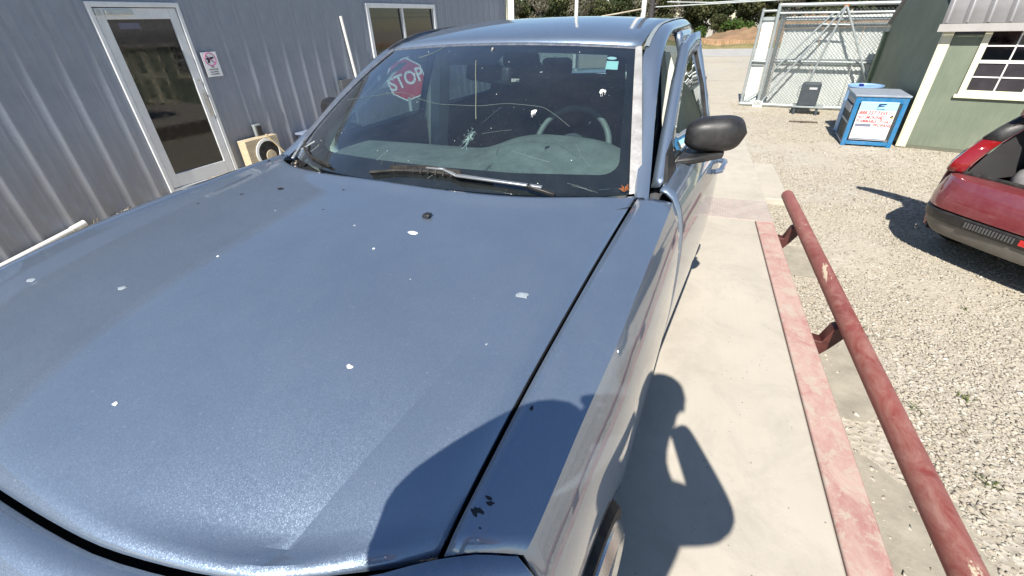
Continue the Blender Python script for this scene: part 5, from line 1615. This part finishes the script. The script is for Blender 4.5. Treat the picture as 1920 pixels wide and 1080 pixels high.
for sg_ in (1, -1):
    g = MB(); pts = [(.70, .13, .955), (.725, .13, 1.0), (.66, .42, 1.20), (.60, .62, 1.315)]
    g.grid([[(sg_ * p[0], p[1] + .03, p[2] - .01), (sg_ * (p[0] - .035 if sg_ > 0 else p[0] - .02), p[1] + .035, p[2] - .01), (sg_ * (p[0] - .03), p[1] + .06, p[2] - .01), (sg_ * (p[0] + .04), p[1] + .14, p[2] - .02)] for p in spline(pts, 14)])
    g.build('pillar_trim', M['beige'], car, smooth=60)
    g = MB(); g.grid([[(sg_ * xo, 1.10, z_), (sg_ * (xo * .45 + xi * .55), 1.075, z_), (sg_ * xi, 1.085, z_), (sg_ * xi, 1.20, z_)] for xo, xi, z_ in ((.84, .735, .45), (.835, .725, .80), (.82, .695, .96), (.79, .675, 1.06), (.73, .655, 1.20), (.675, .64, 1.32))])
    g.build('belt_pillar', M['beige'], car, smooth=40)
rv = empty_part('rear_view_mirror', car); rv.location = (-.01, .52, 1.275); rv.rotation_euler = (R(-8), R(4), R(-12))
MB().cbox(0, 0, 0, .25, .035, .075).build('housing', M['black_plastic'], rv, bevel=.015, segs=3)
MB().cbox(0, .019, 0, .23, .004, .062).build('mirror_face', plain('dim_mirror', (.5, .52, .52), .04, 1, .02), rv)
g = MB(); g.tube([(0, -.01, .03), (.0, .02, .10)], .010, 8); g.build('stem', M['black_plastic'], rv)

# =================================================================== PHOTOGRAPHER BEHIND THE CAMERA
ph = thing('person', 'person in grey shirt and jeans holding up a phone with both hands', 'person', (0, 0, 0))
def skin_body():
    V = [(-.07, -.62, .96)]; E = []; Rr = [.21]
    def add(p, par, r): V.append(p); Rr.append(r); E.append((par, len(V) - 1)); return len(V) - 1
    b1 = add((-.09, -.58, 1.12), 0, .21); b2 = add((-.10, -.50, 1.27), b1, .22); b3 = add((-.07, -.40, 1.41), b2, .20)
    cs_ = add((-.045, -.24, 1.40), b3, .13); nk = add((.02, -.29, 1.56), b3, .070); hd0 = add((.035, -.19, 1.65), nk, .085); hd1 = add((.04, -.145, 1.74), hd0, .098); add((.045, -.12, 1.81), hd1, .072)
    for s, sh_, el, wr, rr in ((1, (.12, -.38, 1.43), (.290, -.19, 1.24), (.145, -.045, 1.45), (.095, .080, .048)), (-1, (-.15, -.34, 1.42), (-.262, -.11, 1.27), (-.135, -.045, 1.42), (.13, .095, .075))):
        sh = add(sh_, b3, rr[0]); e_ = add(el, sh, rr[1]); w_ = add(wr, e_, rr[2])
        pm = add((s * (.125 if s > 0 else .085), wr[1] + .015 - (.03 if s < 0 else 0), wr[2] + .02), w_, .036 if s > 0 else .060)
    for s in (1, -1):
        hp = add((s * .10, -.62, .90), 0, .115); kn = add((s * .12, -.58, .50), hp, .068); an = add((s * .12, -.64, .09), kn, .045); add((s * .14, -.48, .045), an, .038)
    me = bpy.data.meshes.new('person_body'); me.from_pydata(V, E, [])
    o = bpy.data.objects.new('person_body', me); COL.objects.link(o)
    md = o.modifiers.new('skin', 'SKIN')
    for i, sv in enumerate(me.skin_vertices[0].data): sv.radius = (Rr[i], Rr[i] * (.8 if i < 4 else 1)); sv.use_root = (i == 0)
    o.modifiers.new('sub', 'SUBSURF').levels = 2; o.modifiers['sub'].render_levels = 2
    dg = bpy.context.evaluated_depsgraph_get()
    m2 = bpy.data.meshes.new_from_object(o.evaluated_get(dg)); bpy.data.objects.remove(o)
    m2.materials.clear()
    for k in ('shirt', 'trousers', 'skin', 'black_rubber'): m2.materials.append(M[k])
    # nearest bone decides what covers each face: 0 shirt, 1 trousers, 2 skin, 3 shoes
    lab_ = {}
    for i_, (p_, q_) in enumerate(E):
        zm = (V[p_][2] + V[q_][2]) / 2
        if V[q_][2] < .08 or V[p_][2] < .10: lab_[i_] = 3
        elif V[q_][2] < .95: lab_[i_] = 1
        elif V[p_][2] > 1.54 and abs(V[p_][0]) < .1 and V[p_][1] < -.1: lab_[i_] = 2
        elif (V[p_][1] > -.21 and abs(V[p_][0]) > .2) or V[p_][1] > -.06: lab_[i_] = 2
        else: lab_[i_] = 0
    for p in m2.polygons:
        c = p.center; best = (9, 0)
        for i_, (p_, q_) in enumerate(E):
            A_, B_ = Vector(V[p_]), Vector(V[q_]); ab = B_ - A_
            t_ = max(0, min(1, (c - A_).dot(ab) / ab.length_squared))
            dd_ = (c - A_ - ab * t_).length - lerp(Rr[p_], Rr[q_], t_)
            if dd_ < best[0]: best = (dd_, lab_[i_])
        p.material_index = best[1]
    m2.shade_smooth()
    return m2
inst('body', skin_body(), ph)
g = MB()
for s in (1, -1):
    for k in range(4):
        b0 = CAM_POS - F_ * .022 + R_ * (s * (.100 - .004 * k)) + U_ * (.030 - .020 * k)
        g.tube([b0 + R_ * s * .012 - F_ * .03, b0 + R_ * s * .012 - F_ * .002, b0 + F_ * .006 - R_ * s * .004, b0 + F_ * .006 - R_ * s * (.026 + .004 * (k % 2))], [.009, .0088, .0082, .0065], 8)
    b0 = CAM_POS - F_ * .03 + R_ * s * .095 - U_ * .03
    g.tube([b0 - F_ * .02, b0 + U_ * .02 - F_ * .008, b0 + U_ * .035 - R_ * s * .03 - F_ * .004], [.012, .011, .008], 8)
g.build('fingers', M['skin'], ph, smooth=60)
g = MB(); g.lathe([(.0, .092), (.06, .080), (.098, .035), (.106, -.015), (.098, -.05)], (0, -.25, 1), (.042, -.172, 1.79), 18); g.build('hair', M['hair'], ph, smooth=60)
fc = Vector((.04, -.058, 1.70))
for s in (1, -1):
    g = MB(); g.lathe([(0, -.011), (.010, -.005), (.010, .005), (0, .011)], (0, 1, 0), tuple(fc + Vector((s * .034, -.012, .025))), 10); g.build('eye', M['sign_white'], ph, smooth=60)
    g = MB(); g.lathe([(0, -.01), (.028, -.004), (.024, .006), (0, .008)], (1, 0, 0), (.04 + s * .10, -.15, 1.72), 10); g.build('ear', M['skin'], ph, smooth=60)
g = MB(); g.tube([fc + Vector((0, -.01, .03)), fc + Vector((0, .012, -.005)), fc + Vector((0, -.012, -.012))], [.008, .014, .010], 8); g.build('nose', M['skin'], ph, smooth=60)
g = MB(); g.obox(tuple(fc + Vector((-.024, -.02, -.04))), tuple(fc + Vector((.024, -.02, -.04))), .008, .012); g.build('mouth', plain('lips', (.35, .14, .12), .5), ph, bevel=.003)
pn = Matrix(((R_.x, U_.x, -F_.x), (R_.y, U_.y, -F_.y), (R_.z, U_.z, -F_.z))).to_4x4()
g = MB(); g.box(-.080, .080, -.038, .038, .006, .015)
po_ = g.build('phone', M['black_plastic'], None, bevel=.004); po_.matrix_world = Matrix.Translation(CAM_POS) @ pn
tag(po_, 'black phone held up in both hands by the person', 'phone')

# =================================================================== FAR BACKGROUND
# fence leaf, sign and posts past the corner of the building
fl = thing('yard_gate', 'pale tube and mesh gate with a blue stripe past the building corner', 'gate', (-4.68, 13.0, GR))
FW = 1.72
for x in (0, FW):
    g = MB(); g.tube([(x, 0, 0), (x, 0, 1.93)], .045, 10); g.lathe([(.05, 0), (.04, .04), (0, .05)], (0, 0, 1), (x, 0, 1.93), 10); g.build('post', M['galv'], fl, smooth=40)
for z_, h_, mm, d in ((1.87, .05, plain('blue_tube', (.12, .22, .34), .5), -.03), (1.805, .035, M['galv'], 0), (1.70, .085, M['white_sheet'], .01)):
    MB().box(.05, FW - .05, d - .01, d + .015, z_ - h_ / 2, z_ + h_ / 2).build('rail', mm, fl)
g = MB(); diamond(g, (.05, 0, .1), (1, 0, 0), (0, 0, 1), FW - .1, 1.54, .07, .006); tag(g.build('chain_link', M['wire'], fl), kind='stuff')
MB().box(.05, FW - .05, .03, .05, .1, 1.6).build('sheet_panel', M['white_sheet'], fl)
def post(label, x, y, r, h_, mm, name='post', cat='post'):
    g = MB(); g.tube([(x, y, gz(x, y)), (x, y, gz(x, y) + h_)], r, 10)
    return tag(g.build(name, mm, smooth=40), label, cat)
post('tall white pole standing right behind the yard gate', -2.99, 12.8, .045, 5.5, M['white_paint'], 'light_pole', 'pole')
post('white painted pole beyond the sedan roof beside a dark pole', -1.66, 16, .075, 6.5, M['white_paint'], 'light_pole', 'pole')
post('dark weathered pole beyond the sedan roof beside a white pole', -1.44, 16.2, .075, 6.5, M['brown_pole'], 'utility_pole', 'pole')
sn = thing('corner_sign', 'tall white sign with a blue square at the building corner', 'sign', (-4.80, 12.9, GR))
MB().box(-.08, .08, 0, .03, 1.66, 2.6).build('board', M['sign_white'], sn)
MB().box(-.083, -.01, -.004, -.001, 1.86, 2.02).build('blue_square', plain('sign_blue', (.02, .18, .55), .4), sn)
MB().box(-.02, .02, .031, .06, 0, 2.6).build('post', M['galv'], sn)
for k, (z0, z1, yb) in enumerate(((1.70, 1.76, 16.5), (1.86, 1.92, 24))):
    g = MB(); g.tube([(-1.5, yb, z0 + .12 * k), (.3, yb, z0 + .02), (3.2, yb, z1), (9, yb, z1 + .2)], .016 + .008 * k, 5)
    tag(g.build('cable', M['galv']), ('nearer pale cable strung from the poles across the trees', 'farther pale cable strung across the trees')[k], 'cable')
g = MB(); g.tube([(-2.9, 15.5, 1.50), (-2.3, 15.5, 1.57), (-1.7, 15.9, 1.66)], .022, 6)
tag(g.build('handrail', plain('tan_rail', (.45, .40, .30), .6)), 'pale sloping rail running to the white pole behind the sedan roof', 'rail')

# clay mound, dry verge
def mound(name, x0, x1, y0, y1, h, mm, label, seed, nx=60, ny=26):
    r = np.random.default_rng(seed); ph_ = r.uniform(0, 6.28, 12)
    P = []
    for j in range(ny + 1):
        row = []
        for i in range(nx + 1):
            a, b_ = i / nx, j / ny
            x, y = lerp(x0, x1, a) * FS, lerp(y0, y1, b_) * FS
            e = math.sin(math.pi * min(1, max(0, a))) ** .5 * math.sin(math.pi * b_) ** .7
            w = .75 + .12 * math.sin(x * .8 + ph_[0]) + .10 * math.sin(x * 2.0 + y + ph_[1]) + .06 * math.sin(x * 6 + y * 2.1 + ph_[2]) + .05 * math.sin(y * 3.3 - x * 1.7 + ph_[3])
            row.append((x, y, gz(x, y) - .03 + h * FS * e * w))
        P.append(row)
    g = MB(); g.grid(P); return tag(g.build(name, mm, smooth=60, out=(0, 0, 1)), label, kind='structure')
mound('grass_verge', -30, 40, 27.6, 31.5, .30, M['dry_grass'], 'dry yellow grass verge behind the far road', 1, 160, 12)
mound('clay_bank', -25, 40, 30.5, 37, .62, M['clay'], 'bare orange clay strip behind the verge', 2, 120, 14)
mound('clay_mound', .2, 16, 36, 46, 2.05, M['clay_bank'], 'broad brown clay mound in front of the trees', 3)
mound('clay_mound', -6, 1.2, 35, 39, 1.0, M['clay'], 'low orange clay heap left of the mound', 4)
g = MB(); random.seed(3)
for k in range(260): tuft(g, random.uniform(-8, 8), random.uniform(37.4, 41.4), gz(0, 39.4) + .2, random.uniform(.2, .5), 7, .15)
tag(g.build('verge_tufts', M['dry_grass']), 'ragged dry grass tufts on the verge', kind='stuff')

# trees
def crown_mesh(name, mats, n, rx_, rz_, seed, lobes=9, leaf=.16, low=False):
    r = random.Random(seed)
    cs_ = []
    for k in range(lobes):
        a = r.uniform(0, 6.28); q = r.uniform(.15, .75)
        cs_.append((math.cos(a) * q * rx_, math.sin(a) * q * rx_, rz_ * (r.uniform(-.75, .8)), r.uniform(.28, .52) * rx_))
    cs_.append((0, 0, rz_ * .5, .5 * rx_))
    vs, fs, mi = [], [], []
    for k in range(n):
        cx, cy, cz, cr_ = r.choice(cs_)
        d = Vector((r.gauss(0, 1), r.gauss(0, 1), r.gauss(0, 1))).normalized()
        q = r.uniform(.55, 1.08) * cr_
        p = Vector((cx, cy, cz)) + Vector((d.x, d.y, d.z * .8)) * q
        nrm_ = (d + Vector((r.gauss(0, .6), r.gauss(0, .6), r.gauss(0, .6)))).normalized()
        t1 = nrm_.orthogonal().normalized(); t2 = nrm_.cross(t1)
        l = leaf * r.uniform(.6, 1.5); w = l * r.uniform(.4, .8)
        an = r.uniform(0, 6.28); e1 = t1 * math.cos(an) + t2 * math.sin(an); e2 = nrm_.cross(e1)
        o = len(vs)
        vs += [tuple(p - e1 * l), tuple(p + e2 * w), tuple(p + e1 * l), tuple(p - e2 * w)]
        fs.append((o, o + 1, o + 2, o + 3)); mi.append(0 if r.random() < .8 else 1)
    me = bpy.data.meshes.new(name); me.from_pydata(vs, [], fs)
    for m_ in mats: me.materials.append(m_)
    me.polygons.foreach_set('material_index', mi); me.update()
    return me
def trunk_mesh(h, r0_, seed):
    r = random.Random(seed); g = MB()
    pts = [(0, 0, 0)]
    for k in range(1, 6): pts.append((pts[-1][0] + r.gauss(0, .06), pts[-1][1] + r.gauss(0, .06), h * k / 5))
    g.tube(pts, [r0_ * (1 - .15 * k) for k in range(6)], 7)
    for k in range(7):
        z_ = h * r.uniform(.35, .95); a = r.uniform(0, 6.28); l = h * r.uniform(.25, .5)
        g.tube([(0, 0, z_), (math.cos(a) * l * .5, math.sin(a) * l * .5, z_ + l * .35), (math.cos(a) * l, math.sin(a) * l, z_ + l * .75)], [r0_ * .4, r0_ * .25, r0_ * .1], 5)
    return g.mesh('trunk', M['bark'], 60)
kinds = {
    'dark': ([crown_mesh('crown', [M['leaf_dark'], M['leaf_olive']], 5200, 2.0, 2.2, s, 12, .13) for s in (1, 2)], trunk_mesh(3.4, .16, 1)),
    'olive': ([crown_mesh('crown', [M['leaf_olive'], M['leaf_dark']], 4600, 1.8, 2.0, s, 11, .12) for s in (3, 4)], trunk_mesh(3.2, .13, 2)),
    'pale': ([crown_mesh('crown', [M['leaf_pale'], M['leaf_olive']], 1900, 1.5, 2.3, s, 10, .08) for s in (5,)], trunk_mesh(3.8, .11, 3)),
    'bright': ([crown_mesh('crown', [M['leaf_bright'], M['leaf_olive']], 2600, 1.1, .9, s, 9, .09) for s in (6, 7)], trunk_mesh(1.1, .06, 4)),
}
lab = {'dark': ('dense dark green tree in the woods beyond the clay mound', 'tree', 'dark trees in the far woods', 'tree'),
       'olive': ('olive green tree in the woods beyond the yard', 'tree', 'olive trees in the far woods', 'tree'),
       'pale': ('thin pale half-bare tree against the sky in the far woods', 'tree', 'pale trees in the far woods', 'tree'),
       'bright': ('bright green shrub at the foot of the far woods', 'shrub', 'shrubs before the far woods', 'shrub')}
cnt = {k: 0 for k in kinds}
def tree(kind, x, y, sc, rz=0.0):
    crs, tm = kinds[kind]
    x, y, sc = x * FS, y * FS, sc * FS
    lb, ct, gp_, nm = lab[kind]
    c = crs[cnt[kind] % len(crs)]; cnt[kind] += 1
    z0 = gz(x, y)
    e = thing(nm, lb, ct, (x, y, z0), rz, gp_)
    e.scale = (sc, sc, sc)
    inst('trunk', tm, e)
    hc = {'dark': 2.9, 'olive': 2.7, 'pale': 3.2, 'bright': .85}[kind]
    inst('crown', c, e, (0, 0, hc))
random.seed(14)
# row of woods: px direction is roughly x/y between -.45 and .35
for k in range(20):
    y = random.uniform(52, 60); x = lerp(-.50, .34, k / 19) * y + random.uniform(-.6, .6)
    tree('dark' if random.random() < .6 else 'olive', x, y, random.uniform(1.0, 1.2) * (1.0 if x < -4 else 1.08), random.uniform(0, 6))
for k in range(13):
    y = random.uniform(62, 70); x = lerp(-.52, .36, k / 12) * y + random.uniform(-1, 1)
    tree('olive' if k % 2 else 'dark', x, y, random.uniform(1.15, 1.35), random.uniform(0, 6))
for x, y, s_ in ((-4.4, 49, 1.05), (-2.0, 50, 1.0), (-15.5, 50, 1.1), (-19, 51, 1.0), (-11, 50, .95), (7.5, 50, 1.05)): tree('pale', x, y, s_, x)
for k in range(22):
    y = random.uniform(47, 50.5); x = lerp(-.36, .32, k / 21) * y + random.uniform(-.5, .5)
    tree('bright' if k % 3 else 'olive', x, y, random.uniform(.9, 1.35) if k % 3 else .55, random.uniform(0, 6))
